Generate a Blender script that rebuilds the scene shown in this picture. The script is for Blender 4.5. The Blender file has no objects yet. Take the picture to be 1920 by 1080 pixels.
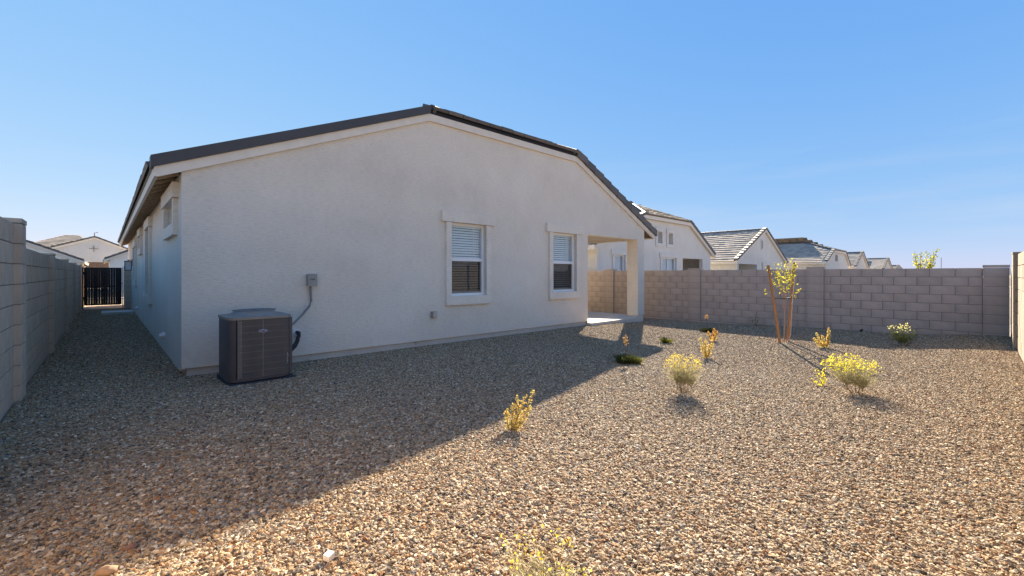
import bpy, math, random
from math import sin, cos, tan, radians, pi, sqrt, exp
from mathutils import Vector, Matrix

sc = bpy.context.scene
C = sc.collection
random.seed(7)

# ------------------------------------------------------------------ camera
cam = bpy.data.cameras.new('camera')
cam.sensor_width = 36.0
cam.lens = 817.0 / 1920 * 36
cam.shift_y = -25.0 / 1920
cam.clip_start = 0.05
cam.clip_end = 9000
co = bpy.data.objects.new('camera', cam)
co.location = (0, 0, 1.25)
co.rotation_euler = (radians(90), 0, radians(-43.0))
C.objects.link(co)
sc.camera = co

# ------------------------------------------------------------------ light
SUN_AZ, SUN_EL = 60.5, 24.7          # azimuth from +Y towards +X
SKY_STRENGTH = 0.15
EXPOSURE = 2.0
sa, se = radians(SUN_AZ), radians(SUN_EL)
SUN_DIR = Vector((sin(sa) * cos(se), cos(sa) * cos(se), sin(se)))
w = bpy.data.worlds.new('World')
sc.world = w
w.use_nodes = True
wn = w.node_tree
bg = wn.nodes['Background']
sky = wn.nodes.new('ShaderNodeTexSky')
sky.sky_type = 'NISHITA'
sky.sun_disc = False
sky.sun_elevation = se
sky.sun_rotation = radians(-5.0)     # the sky in the photograph is palest on its left
sky.altitude = 300
sky.air_density = 1.0
sky.dust_density = 0.0
sky.ozone_density = 1.0
# soften the range of the sky evenly over the whole dome: a curve on each channel
sep = wn.nodes.new('ShaderNodeSeparateColor')
com = wn.nodes.new('ShaderNodeCombineColor')
wn.links.new(sky.outputs[0], sep.inputs[0])
for ch, (gm, mul) in enumerate(((0.68, 0.163), (0.375, 0.340), (0.09, 0.81))):
    pw_ = wn.nodes.new('ShaderNodeMath'); pw_.operation = 'POWER'
    pw_.inputs[1].default_value = gm
    ml_ = wn.nodes.new('ShaderNodeMath'); ml_.operation = 'MULTIPLY'
    ml_.inputs[1].default_value = mul / (SKY_STRENGTH * 2 ** EXPOSURE)
    wn.links.new(sep.outputs[ch], pw_.inputs[0])
    wn.links.new(pw_.outputs[0], ml_.inputs[0])
    wn.links.new(ml_.outputs[0], com.inputs[ch])
# very thin cirrus streaks low over the whole horizon
wtc = wn.nodes.new('ShaderNodeTexCoord')
wmp = wn.nodes.new('ShaderNodeMapping'); wmp.inputs['Scale'].default_value = (1.6, 1.6, 16.0)
wno = wn.nodes.new('ShaderNodeTexNoise'); wno.inputs['Scale'].default_value = 1.7; wno.inputs['Detail'].default_value = 6; wno.inputs['Roughness'].default_value = 0.6
wn.links.new(wtc.outputs['Generated'], wmp.inputs['Vector'])
wn.links.new(wmp.outputs[0], wno.inputs['Vector'])
wsx = wn.nodes.new('ShaderNodeSeparateXYZ'); wn.links.new(wtc.outputs['Generated'], wsx.inputs[0])
wel = wn.nodes.new('ShaderNodeMapRange'); wel.interpolation_type = 'SMOOTHSTEP'
wel.inputs[1].default_value = 0.30; wel.inputs[2].default_value = 0.08; wel.inputs[3].default_value = 0.0; wel.inputs[4].default_value = 1.0
wn.links.new(wsx.outputs[2], wel.inputs[0])
wnr = wn.nodes.new('ShaderNodeMapRange'); wnr.inputs[1].default_value = 0.45; wnr.inputs[2].default_value = 0.8; wnr.inputs[3].default_value = 0.0; wnr.inputs[4].default_value = 0.42
wn.links.new(wno.outputs['Fac'], wnr.inputs[0])
wml = wn.nodes.new('ShaderNodeMath'); wml.operation = 'MULTIPLY'
wn.links.new(wel.outputs[0], wml.inputs[0]); wn.links.new(wnr.outputs[0], wml.inputs[1])
wmx = wn.nodes.new('ShaderNodeMix'); wmx.data_type = 'RGBA'
wn.links.new(wml.outputs[0], wmx.inputs[0]); wn.links.new(com.outputs[0], wmx.inputs[6])
kk = 1.0 / (SKY_STRENGTH * 2 ** EXPOSURE)
wmx.inputs[7].default_value = (0.62 * kk, 0.72 * kk, 0.88 * kk, 1)
wn.links.new(wmx.outputs[2], bg.inputs[0])
bg.inputs[1].default_value = SKY_STRENGTH
sun = bpy.data.lights.new('sun', 'SUN')
sun.energy = 5.0
sun.angle = radians(0.55)
sun.color = (1.0, 0.86, 0.66)
so = bpy.data.objects.new('sun', sun)
so.rotation_euler = (-SUN_DIR).to_track_quat('-Z', 'Y').to_euler()
so.location = (10, 10, 20)
C.objects.link(so)
sc.view_settings.view_transform = 'Standard'
sc.view_settings.look = 'None'
sc.view_settings.gamma = 1.0
sc.view_settings.use_curve_mapping = False
sc.view_settings.exposure = EXPOSURE
sc.cycles.max_bounces = 8
sc.cycles.transparent_max_bounces = 12
sc.cycles.sample_clamp_indirect = 6.0

# ------------------------------------------------------------------ materials
def newmat(name):
    m = bpy.data.materials.new(name)
    m.use_nodes = True
    nt = m.node_tree
    return m, nt, nt.nodes['Principled BSDF']

def nd(nt, t, **kw):
    n = nt.nodes.new(t)
    for k, v in kw.items():
        setattr(n, k, v)
    return n

def ramp(nt, stops, interp='LINEAR'):
    r = nt.nodes.new('ShaderNodeValToRGB')
    e = r.color_ramp.elements
    r.color_ramp.interpolation = interp
    while len(e) > 1:
        e.remove(e[0])
    e[0].position = stops[0][0]
    e[0].color = (*stops[0][1], 1)
    for p, c in stops[1:]:
        x = e.new(p)
        x.color = (*c, 1)
    return r

def coords(nt, scale=(1, 1, 1), kind='Object'):
    tc = nt.nodes.new('ShaderNodeTexCoord')
    mp = nt.nodes.new('ShaderNodeMapping')
    mp.inputs['Scale'].default_value = scale
    nt.links.new(tc.outputs[kind], mp.inputs['Vector'])
    return mp.outputs[0]

def noise(nt, vec, scale, detail=4, rough=0.55):
    n = nt.nodes.new('ShaderNodeTexNoise')
    n.inputs['Scale'].default_value = scale
    n.inputs['Detail'].default_value = detail
    n.inputs['Roughness'].default_value = rough
    nt.links.new(vec, n.inputs['Vector'])
    return n.outputs['Fac']

def bump(nt, h, strength, dist, prev=None):
    b = nt.nodes.new('ShaderNodeBump')
    b.inputs['Strength'].default_value = strength
    b.inputs['Distance'].default_value = dist
    nt.links.new(h, b.inputs['Height'])
    if prev is not None:
        nt.links.new(prev, b.inputs['Normal'])
    return b.outputs[0]

def mixc(nt, fac, a, b, mode='MIX'):
    m = nt.nodes.new('ShaderNodeMix')
    m.data_type = 'RGBA'
    m.blend_type = mode
    if isinstance(fac, (int, float)):
        m.inputs[0].default_value = fac
    else:
        nt.links.new(fac, m.inputs[0])
    for i, v in ((6, a), (7, b)):
        if isinstance(v, tuple):
            m.inputs[i].default_value = (*v, 1)
        else:
            nt.links.new(v, m.inputs[i])
    return m.outputs[2]

def sc3(c, k):
    return tuple(min(1.0, x * k) for x in c)

def simple(name, col, rough=0.6, metal=0.0, var=0.12, vscale=6.0, bmp=0.0, bscale=80.0, spec=0.4):
    m, nt, p = newmat(name)
    v = coords(nt)
    n = noise(nt, v, vscale)
    r = ramp(nt, [(0.3, sc3(col, 1 - var)), (0.7, sc3(col, 1 + var))])
    nt.links.new(n, r.inputs[0])
    nt.links.new(r.outputs[0], p.inputs['Base Color'])
    p.inputs['Roughness'].default_value = rough
    p.inputs['Metallic'].default_value = metal
    p.inputs['Specular IOR Level'].default_value = spec
    if bmp:
        nt.links.new(bump(nt, noise(nt, v, bscale, 3), bmp, 0.004), p.inputs['Normal'])
    return m

def stucco(name, col, amp=1.0):
    m, nt, p = newmat(name)
    v = coords(nt)
    big = noise(nt, v, 0.55, 5, 0.6)
    r = ramp(nt, [(0.28, sc3(col, 0.88)), (0.45, sc3(col, 0.98)), (0.55, col), (0.72, (col[0] * 1.06, col[1] * 1.08, col[2] * 1.10))])
    nt.links.new(big, r.inputs[0])
    vs = coords(nt, (1.0, 1.0, 4.6))
    fine = noise(nt, vs, 12.5, 6, 0.7)
    r2 = ramp(nt, [(0.34, (0.85, 0.85, 0.85)), (0.50, (0.96, 0.96, 0.96)), (0.64, (1.0, 1.0, 1.0))])  # shading of the ripples, multiplied into the colour
    nt.links.new(fine, r2.inputs[0])
    c = mixc(nt, 1.0, r.outputs[0], r2.outputs[0], 'MULTIPLY')
    stk = noise(nt, coords(nt, (1.0, 1.0, 0.8)), 1.3, 5, 0.65)
    r4 = ramp(nt, [(0.30, (0.955, 0.952, 0.95)), (0.5, (1, 1, 1)), (0.72, (1.03, 1.03, 1.035))])
    nt.links.new(stk, r4.inputs[0])
    c = mixc(nt, 1.0, c, r4.outputs[0], 'MULTIPLY')
    nt.links.new(c, p.inputs['Base Color'])
    rp = ramp(nt, [(0.38, (0, 0, 0)), (0.60, (1, 1, 1))])
    nt.links.new(fine, rp.inputs[0])
    b = bump(nt, rp.outputs[0], 0.6 * amp, 0.006)
    b = bump(nt, noise(nt, v, 210, 2), 0.35 * amp, 0.003, b)
    nt.links.new(b, p.inputs['Normal'])
    p.inputs['Roughness'].default_value = 0.92
    p.inputs['Specular IOR Level'].default_value = 0.2
    return m

def blockmat(name, col, island=False):
    m, nt, p = newmat(name)
    v = coords(nt)
    if island:
        g = nd(nt, 'ShaderNodeNewGeometry')
        rnd = g.outputs['Random Per Island']
    else:
        g = nd(nt, 'ShaderNodeObjectInfo')
        rnd = g.outputs['Random']
    r = ramp(nt, [(0.0, sc3(col, 0.93)), (0.5, col), (1.0, (col[0] * 1.05, col[1] * 1.05, col[2] * 1.06))])
    nt.links.new(rnd, r.inputs[0])
    f = noise(nt, v, 130, 4, 0.7)
    r2 = ramp(nt, [(0.30, (0.72, 0.72, 0.72)), (0.55, (1, 1, 1)), (0.8, (1.12, 1.11, 1.09))])
    nt.links.new(f, r2.inputs[0])
    c = mixc(nt, 1.0, r.outputs[0], r2.outputs[0], 'MULTIPLY')
    st = noise(nt, coords(nt, (1, 1, 0.35), 'Generated'), 2.2, 4)
    r3 = ramp(nt, [(0.3, (0.86, 0.86, 0.87)), (0.65, (1.03, 1.02, 1.0))])
    nt.links.new(st, r3.inputs[0])
    c = mixc(nt, 1.0, c, r3.outputs[0], 'MULTIPLY')
    nt.links.new(c, p.inputs['Base Color'])
    nt.links.new(bump(nt, f, 0.5, 0.003), p.inputs['Normal'])
    p.inputs['Roughness'].default_value = 0.95
    p.inputs['Specular IOR Level'].default_value = 0.15
    return m

def leafmat(name, c1, c2, trans=0.5):
    m, nt, p = newmat(name)
    g = nd(nt, 'ShaderNodeNewGeometry')
    r = ramp(nt, [(0.0, c1), (1.0, c2)])
    nt.links.new(g.outputs['Random Per Island'], r.inputs[0])
    d = nd(nt, 'ShaderNodeBsdfDiffuse')
    t = nd(nt, 'ShaderNodeBsdfTranslucent')
    mx = nd(nt, 'ShaderNodeMixShader')
    mx.inputs[0].default_value = trans
    nt.links.new(r.outputs[0], d.inputs[0])
    nt.links.new(r.outputs[0], t.inputs[0])
    nt.links.new(d.outputs[0], mx.inputs[1])
    nt.links.new(t.outputs[0], mx.inputs[2])
    nt.links.new(mx.outputs[0], nt.nodes['Material Output'].inputs[0])
    return m

def glassmat(name, tint, base=0.10, gain=1.6):
    m, nt, p = newmat(name)
    tr = nd(nt, 'ShaderNodeBsdfTransparent')
    tr.inputs[0].default_value = (*tint, 1)
    gl = nd(nt, 'ShaderNodeBsdfGlossy')
    gl.inputs['Roughness'].default_value = 0.01
    fr = nd(nt, 'ShaderNodeFresnel')
    fr.inputs[0].default_value = 1.5
    mt = nd(nt, 'ShaderNodeMath', operation='MULTIPLY_ADD')
    mt.inputs[1].default_value = gain
    mt.inputs[2].default_value = base
    nt.links.new(fr.outputs[0], mt.inputs[0])
    v = coords(nt)
    nt.links.new(bump(nt, noise(nt, v, 3.0, 1), 0.05, 0.01), gl.inputs['Normal'])
    gg = nd(nt, 'ShaderNodeNewGeometry')
    inv = nd(nt, 'ShaderNodeMath', operation='SUBTRACT')
    inv.inputs[0].default_value = 1.0
    nt.links.new(gg.outputs['Backfacing'], inv.inputs[1])
    m3 = nd(nt, 'ShaderNodeMath', operation='MULTIPLY')
    m3.use_clamp = True
    nt.links.new(mt.outputs[0], m3.inputs[0])
    nt.links.new(inv.outputs[0], m3.inputs[1])
    mx = nd(nt, 'ShaderNodeMixShader')
    nt.links.new(m3.outputs[0], mx.inputs[0])
    nt.links.new(tr.outputs[0], mx.inputs[1])
    nt.links.new(gl.outputs[0], mx.inputs[2])
    nt.links.new(mx.outputs[0], nt.nodes['Material Output'].inputs[0])
    return m

PEBBLE = [(0.0, (0.085, 0.068, 0.051)), (0.07, (0.171, 0.105, 0.058)), (0.14, (0.362, 0.261, 0.155)),
          (0.24, (0.272, 0.178, 0.098)), (0.33, (0.251, 0.215, 0.166)), (0.43, (0.432, 0.306, 0.178)),
          (0.52, (0.332, 0.202, 0.102)), (0.60, (0.503, 0.389, 0.251)), (0.69, (0.197, 0.155, 0.113)),
          (0.76, (0.391, 0.284, 0.166)), (0.84, (0.302, 0.151, 0.068)), (0.89, (0.342, 0.288, 0.216)), (0.94, (0.623, 0.517, 0.367)), (0.985, (0.753, 0.649, 0.495))]

def pebblemat():
    m, nt, p = newmat('pebble stone')
    oi = nd(nt, 'ShaderNodeObjectInfo')
    r = ramp(nt, PEBBLE, 'CONSTANT')
    nt.links.new(oi.outputs['Random'], r.inputs[0])
    n = noise(nt, coords(nt), 2.2, 4)
    r2 = ramp(nt, [(0.3, (0.75, 0.75, 0.75)), (0.7, (1.15, 1.14, 1.12))])
    nt.links.new(n, r2.inputs[0])
    nt.links.new(mixc(nt, 1.0, r.outputs[0], r2.outputs[0], 'MULTIPLY'), p.inputs['Base Color'])
    p.inputs['Roughness'].default_value = 0.8
    p.inputs['Specular IOR Level'].default_value = 0.2
    return m

def gravelbase():
    m, nt, p = newmat('gravel bed')
    v = coords(nt)
    vo = nd(nt, 'ShaderNodeTexVoronoi')
    vo.inputs['Scale'].default_value = 42
    nt.links.new(v, vo.inputs['Vector'])
    sp = nd(nt, 'ShaderNodeSeparateColor')
    nt.links.new(vo.outputs['Color'], sp.inputs[0])
    r = ramp(nt, PEBBLE, 'CONSTANT')
    nt.links.new(sp.outputs[0], r.inputs[0])
    nt.links.new(r.outputs[0], p.inputs['Base Color'])
    inv = nd(nt, 'ShaderNodeMath', operation='SUBTRACT')
    inv.inputs[0].default_value = 1.0
    nt.links.new(vo.outputs['Distance'], inv.inputs[1])
    nt.links.new(bump(nt, inv.outputs[0], 1.0, 0.02), p.inputs['Normal'])
    p.inputs['Roughness'].default_value = 0.9
    return m

def woodmat(name, col):
    m, nt, p = newmat(name)
    v = coords(nt, (14, 14, 1.2))
    n = noise(nt, v, 5, 5, 0.6)
    r = ramp(nt, [(0.25, sc3(col, 0.62)), (0.55, col), (0.8, sc3(col, 1.25))])
    nt.links.new(n, r.inputs[0])
    nt.links.new(r.outputs[0], p.inputs['Base Color'])
    nt.links.new(bump(nt, n, 0.4, 0.004), p.inputs['Normal'])
    p.inputs['Roughness'].default_value = 0.8
    return m

M = {}
M['stucco'] = stucco('grey stucco', (0.755, 0.69, 0.59))
M['trim_stucco'] = stucco('trim stucco', (0.77, 0.705, 0.605), 0.5)
M['stucco_pale'] = stucco('pale stucco', (0.70, 0.665, 0.605), 0.5)
M['stucco_cream'] = stucco('cream stucco', (0.82, 0.77, 0.68), 0.5)
M['stucco_blue'] = stucco('blue grey stucco', (0.56, 0.55, 0.54), 0.5)
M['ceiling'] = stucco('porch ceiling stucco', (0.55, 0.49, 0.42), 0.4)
M['fascia'] = simple('painted fascia board', (0.68, 0.62, 0.53), 0.6, var=0.05, bmp=0.15)
M['stem'] = simple('concrete stem wall', (0.44, 0.40, 0.36), 0.9, var=0.12, vscale=3, bmp=0.4)
def stemmat():
    m, nt, p = newmat('concrete stem wall')
    v = coords(nt)
    r = ramp(nt, [(0.3, (0.46, 0.42, 0.37)), (0.7, (0.56, 0.51, 0.45))])
    nt.links.new(noise(nt, v, 3, 4), r.inputs[0])
    sp = ramp(nt, [(0.60, (0, 0, 0)), (0.68, (1, 1, 1))])
    nt.links.new(noise(nt, v, 5.5, 6, 0.75), sp.inputs[0])
    nt.links.new(mixc(nt, sp.outputs[0], r.outputs[0], (0.34, 0.20, 0.14)), p.inputs['Base Color'])
    p.inputs['Roughness'].default_value = 0.95
    return m
M['stem'] = stemmat()
M['slab'] = simple('concrete slab', (0.56, 0.50, 0.43), 0.85, var=0.08, vscale=2.5, bmp=0.25)
M['rake_metal'] = simple('dark rake flashing', (0.058, 0.056, 0.058), 0.55, var=0.12, vscale=2)
M['tile_dark'] = None

def tilemat(name, c, rough=0.62, spec=0.4):
    m, nt, p = newmat(name)
    g = nd(nt, 'ShaderNodeNewGeometry')
    oi = nd(nt, 'ShaderNodeObjectInfo')
    ad = nd(nt, 'ShaderNodeMath', operation='ADD')
    fr = nd(nt, 'ShaderNodeMath', operation='FRACT')
    nt.links.new(g.outputs['Random Per Island'], ad.inputs[0])
    nt.links.new(oi.outputs['Random'], ad.inputs[1])
    nt.links.new(ad.outputs[0], fr.inputs[0])
    r = ramp(nt, [(0.0, sc3(c, 0.78)), (0.5, c), (1.0, (c[0] * 1.22, c[1] * 1.17, c[2] * 1.12))])
    nt.links.new(fr.outputs[0], r.inputs[0])
    n = noise(nt, coords(nt), 40, 4, 0.65)
    r2 = ramp(nt, [(0.3, (0.8, 0.8, 0.8)), (0.7, (1.12, 1.12, 1.12))])
    nt.links.new(n, r2.inputs[0])
    nt.links.new(mixc(nt, 1.0, r.outputs[0], r2.outputs[0], 'MULTIPLY'), p.inputs['Base Color'])
    nt.links.new(bump(nt, n, 0.35, 0.003), p.inputs['Normal'])
    p.inputs['Roughness'].default_value = rough
    p.inputs['Specular IOR Level'].default_value = spec
    return m

M['tile_dark'] = tilemat('charcoal roof tile', (0.115, 0.108, 0.105))
M['tile_far'] = tilemat('sunlit-toned roof tile', (0.42, 0.36, 0.295), 0.9, 0.1)  # lighter tone stands in for sun on the far slopes
M['tile_grey'] = tilemat('grey roof tile', (0.42, 0.37, 0.31), 0.9, 0.1)
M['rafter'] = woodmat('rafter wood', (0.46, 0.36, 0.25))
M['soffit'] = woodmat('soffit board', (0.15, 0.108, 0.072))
M['vinyl'] = simple('white vinyl', (0.78, 0.78, 0.78), 0.4, var=0.02)
M['glass'] = glassmat('window glass', (0.90, 0.94, 0.96), 0.10, 1.0)
M['glass_low'] = glassmat('lower window glass', (0.60, 0.59, 0.575), 0.02, 0.6)
M['glass_far'] = glassmat('far window glass', (0.85, 0.88, 0.90), 0.12, 0.6)
M['blind'] = simple('white blind slat', (0.84, 0.82, 0.78), 0.5, var=0.03)
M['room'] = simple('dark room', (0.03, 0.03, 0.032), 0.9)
M['block_left'] = blockmat('grey block left', (0.60, 0.475, 0.36))
M['block_left_i'] = blockmat('grey block far left', (0.60, 0.475, 0.36), True)
M['block_right'] = blockmat('brown grey block', (0.51, 0.42, 0.355))
M['block_rear'] = blockmat('sunlit grey block', (0.33, 0.285, 0.235))
M['block_rear_i'] = blockmat('sunlit grey block far', (0.33, 0.285, 0.235), True)
M['block_right_i'] = blockmat('brown grey block far', (0.51, 0.42, 0.355), True)
M['mortar'] = simple('mortar', (0.25, 0.215, 0.195), 0.95, var=0.1, bmp=0.3)
M['pebble'] = pebblemat()
M['gravel'] = gravelbase()
M['dirt'] = simple('desert dirt', (0.36, 0.29, 0.22), 0.95, var=0.2, vscale=1.5, bmp=0.4, bscale=30)
M['asphalt'] = simple('asphalt', (0.055, 0.055, 0.056), 0.9, var=0.2, vscale=20, bmp=0.3)
M['ac_metal'] = simple('grey painted metal', (0.085, 0.076, 0.08), 0.5, 0.1, var=0.07, vscale=3)
M['ac_top'] = simple('grey metal lid', (0.25, 0.222, 0.19), 0.65, 0.0, var=0.08)
M['ac_coil'] = simple('dark coil fins', (0.045, 0.040, 0.038), 0.6, 0.2, var=0.35, vscale=5)
M['ac_wire'] = simple('grille wire', (0.21, 0.195, 0.182), 0.6, 0.1, var=0.05)
M['pad'] = simple('black composite pad', (0.045, 0.045, 0.05), 0.85, var=0.15)
M['badge_blue'] = simple('blue enamel', (0.012, 0.016, 0.16), 0.3, var=0.02)
M['badge_white'] = simple('white enamel', (0.8, 0.8, 0.82), 0.35, var=0.01)
M['galv'] = simple('grey electrical box', (0.30, 0.29, 0.265), 0.6, 0.05, var=0.06)
M['conduit'] = simple('grey conduit', (0.22, 0.205, 0.185), 0.65, 0.0, var=0.06)
M['black'] = simple('black rubber', (0.012, 0.012, 0.014), 0.6)
M['black_metal'] = simple('black steel', (0.014, 0.012, 0.013), 0.5, 0.2)
M['gate_post'] = simple('galvanised post', (0.42, 0.42, 0.43), 0.45, 0.6)
M['lamp_glass'] = simple('frosted lamp glass', (0.62, 0.64, 0.67), 0.35)
M['white'] = simple('white plastic', (0.75, 0.74, 0.72), 0.5, var=0.04)
M['brown_door'] = simple('brown garage door', (0.14, 0.085, 0.06), 0.6)
M['shade'] = simple('roller shade', (0.74, 0.78, 0.80), 0.6, var=0.02)
M['solar'] = simple('solar panel glass', (0.22, 0.19, 0.17), 0.25, var=0.06, spec=0.6)
M['stake'] = woodmat('lodgepole stake', (0.36, 0.185, 0.075))
M['bark'] = simple('thin reddish bark', (0.30, 0.20, 0.165), 0.8, var=0.2, vscale=20)
M['twig'] = simple('dry twig', (0.16, 0.115, 0.075), 0.85, var=0.2, vscale=20)
M['hose'] = simple('pale drip hose', (0.55, 0.49, 0.42), 0.6)
M['leaf_lime'] = leafmat('lime leaves', (0.30, 0.30, 0.03), (0.62, 0.52, 0.05), 0.6)
M['leaf_green'] = leafmat('green leaves', (0.10, 0.14, 0.03), (0.26, 0.28, 0.06), 0.5)
M['leaf_gold'] = leafmat('gold green leaves', (0.36, 0.37, 0.17), (0.66, 0.42, 0.09), 0.5)
M['leaf_rust'] = leafmat('rusty leaves', (0.32, 0.20, 0.05), (0.55, 0.30, 0.07), 0.55)
M['stem_sage'] = leafmat('sage stems', (0.36, 0.34, 0.20), (0.56, 0.52, 0.33), 0.5)
M['flower'] = leafmat('yellow flowers', (0.70, 0.50, 0.03), (0.85, 0.70, 0.08), 0.45)
M['flower_lime'] = leafmat('lime yellow flowers', (0.50, 0.52, 0.03), (0.80, 0.66, 0.04), 0.5)
M['flower_pale'] = leafmat('pale yellow flowers', (0.62, 0.58, 0.20), (0.80, 0.74, 0.35), 0.45)
M['bloom'] = leafmat('faded orange bloom', (0.26, 0.16, 0.075), (0.42, 0.27, 0.12), 0.5)
M['grass'] = leafmat('dark grass blades', (0.035, 0.045, 0.015), (0.12, 0.13, 0.04), 0.4)
M['grass_lime'] = leafmat('bright grass blades', (0.14, 0.16, 0.03), (0.36, 0.34, 0.07), 0.5)
M['rock_red'] = simple('reddish rock', (0.22, 0.12, 0.085), 0.85, var=0.25, vscale=20, bmp=0.5, bscale=40)
M['rock'] = simple('tan rock', (0.34, 0.225, 0.14), 0.85, var=0.25, vscale=20, bmp=0.5, bscale=40)

# ------------------------------------------------------------------ builders
ORG = {}

class MB:
    def __init__(s):
        s.v, s.f, s.sm = [], [], []

    def poly(s, pts, smooth=False):
        n = len(s.v)
        s.v += [tuple(p) for p in pts]
        s.f.append(tuple(range(n, n + len(pts))))
        s.sm.append(smooth)

    def raw(s, vs, fs, smooth=False):
        n = len(s.v)
        s.v += [tuple(p) for p in vs]
        for f in fs:
            s.f.append(tuple(i + n for i in f))
            s.sm.append(smooth)

    def box(s, x0, x1, y0, y1, z0, z1):
        vs = [(x0, y0, z0), (x1, y0, z0), (x1, y1, z0), (x0, y1, z0), (x0, y0, z1), (x1, y0, z1), (x1, y1, z1), (x0, y1, z1)]
        s.raw(vs, [(0, 3, 2, 1), (4, 5, 6, 7), (0, 1, 5, 4), (1, 2, 6, 5), (2, 3, 7, 6), (3, 0, 4, 7)])

    def obox(s, o, u, v, n):
        o, u, v, n = Vector(o), Vector(u), Vector(v), Vector(n)
        vs = [o, o + u, o + u + v, o + v, o + n, o + u + n, o + u + v + n, o + v + n]
        s.raw(vs, [(0, 3, 2, 1), (4, 5, 6, 7), (0, 1, 5, 4), (1, 2, 6, 5), (2, 3, 7, 6), (3, 0, 4, 7)])

    def prism(s, pts, d):
        d = Vector(d)
        a = [Vector(p) for p in pts]
        b = [p + d for p in a]
        n = len(a)
        s.raw(a + b, [tuple(range(n - 1, -1, -1)), tuple(range(n, 2 * n))] + [(i, (i + 1) % n, n + (i + 1) % n, n + i) for i in range(n)])

    def tube(s, pts, r, n=6, cap=True, smooth=True):
        pts = [Vector(p) for p in pts]
        rs = r if isinstance(r, (list, tuple)) else [r] * len(pts)
        rings = []
        for i, p in enumerate(pts):
            d = (pts[min(i + 1, len(pts) - 1)] - pts[max(i - 1, 0)])
            if d.length < 1e-9:
                d = Vector((0, 0, 1))
            d.normalize()
            a = d.cross(Vector((0, 0, 1)) if abs(d.z) < 0.9 else Vector((1, 0, 0))).normalized()
            b = d.cross(a)
            rings.append([p + (a * cos(2 * pi * k / n) + b * sin(2 * pi * k / n)) * rs[i] for k in range(n)])
        vs = [q for ring in rings for q in ring]
        fs = []
        for i in range(len(pts) - 1):
            for k in range(n):
                fs.append((i * n + k, i * n + (k + 1) % n, (i + 1) * n + (k + 1) % n, (i + 1) * n + k))
        s.raw(vs, fs, smooth)
        if cap:
            s.poly(list(reversed(rings[0])))
            s.poly(rings[-1])

    def leaf(s, p, d, up, l, wd):
        p, d, up = Vector(p), Vector(d).normalized(), Vector(up)
        sd = d.cross(up)
        if sd.length < 1e-4:
            sd = d.cross(Vector((1, 0.2, 0)))
        sd.normalize()
        nn = sd.cross(d)
        m = p + d * (l * 0.5) + nn * (l * 0.08)
        s.raw([p, m + sd * (wd / 2), p + d * l, m - sd * (wd / 2)], [(0, 1, 2, 3)])

    def mesh(s, name, mat, org=(0, 0, 0)):
        me = bpy.data.meshes.new(name)
        o = org
        me.from_pydata([(a - o[0], b - o[1], c - o[2]) for a, b, c in s.v], [], s.f)
        me.polygons.foreach_set('use_smooth', s.sm)
        mats = mat if isinstance(mat, list) else [mat]
        for m in mats:
            me.materials.append(m)
        me.update()
        return me

    def build(s, name, mat, parent=None, kind=None, label=None):
        org = ORG.get(parent.name, (0, 0, 0)) if parent else (0, 0, 0)
        ob = bpy.data.objects.new(name, s.mesh(name, mat, org))
        C.objects.link(ob)
        if parent:
            ob.parent = parent
            ORG[ob.name] = org
        if kind:
            ob['kind'] = kind
        if label:
            ob['label'] = label
        return ob

def thing(name, label, cat, loc=(0, 0, 0), group=None):
    o = bpy.data.objects.new(name, None)
    o.empty_display_size = 0.1
    o.location = loc
    C.objects.link(o)
    ORG[o.name] = tuple(loc)
    o['label'] = label
    o['category'] = cat
    if group:
        o['group'] = group
    return o

def solo(mb, name, mat, label, cat, loc, group=None):
    me = mb.mesh(name, mat, loc)
    o = bpy.data.objects.new(name, me)
    o.location = loc
    C.objects.link(o)
    ORG[o.name] = tuple(loc)
    o['label'] = label
    o['category'] = cat
    if group:
        o['group'] = group
    return o

def setting(mb, name, mat, kind='structure'):
    return mb.build(name, mat, None, kind)

def ss(a, b, x):
    t = max(0.0, min(1.0, (x - a) / (b - a)))
    return t * t * (3 - 2 * t)

def gz(x, y):
    """lie of the yard: a slight rise by the photographer, a swale towards the right wall"""
    g = -0.12 * ss(4.5, 7.5, x) * ss(-0.4, 1.4, y)
    wl = ss(5.5, 6.7, y) * ss(0.0, 0.6, x) * (1 - ss(9.5, 11.5, x)) * (1 - ss(6.95, 8.0, y))
    g += (-0.05 - g) * wl
    g -= 0.10 * ss(11.6, 13.4, x) * ss(2.5, 6.0, y)
    g += 0.12 * exp(-((x - 0.4) / 2.3) ** 2 - ((y - 1.9) / 1.9) ** 2)
    return g

# ------------------------------------------------------------------ ground
def axis_vals(a, b, step, far):
    v = []
    x = a
    while x <= b + 1e-6:
        v.append(x)
        x += step
    lo, hi = [], []
    d = step
    p = a
    while p > -far:
        d *= 1.7
        p -= d
        lo.append(p)
    d = step
    p = v[-1]
    while p < far:
        d *= 1.7
        p += d
        hi.append(p)
    return lo[::-1] + v + hi

xs = axis_vals(-2.0, 16.0, 0.5, 4000)
ys = axis_vals(-2.0, 26.0, 0.5, 4000)
mb = MB()
nx = len(xs)
for y in ys:
    for x in xs:
        mb.v.append((x, y, gz(x, y) - 0.014 - (0.0 if -1 < x < 14 and -1 < y < 25 else 0.05)))
for j in range(len(ys) - 1):
    for i in range(nx - 1):
        mb.f.append((j * nx + i, j * nx + i + 1, (j + 1) * nx + i + 1, (j + 1) * nx + i))
        mb.sm.append(True)
setting(mb, 'ground', M['dirt'])

mb = MB()
mb.box(-60, 60, 33.5, 41.5, -0.2, -0.04)
setting(mb, 'road', M['asphalt'])
mb = MB()
mb.box(-60, 60, 31.8, 33.3, -0.2, -0.02)
setting(mb, 'pavement', M['slab'])
mb = MB()
mb.box(-2.6, 3.2, 42.2, 59.8, -0.2, -0.03)
setting(mb, 'driveway', M['slab'])

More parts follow.
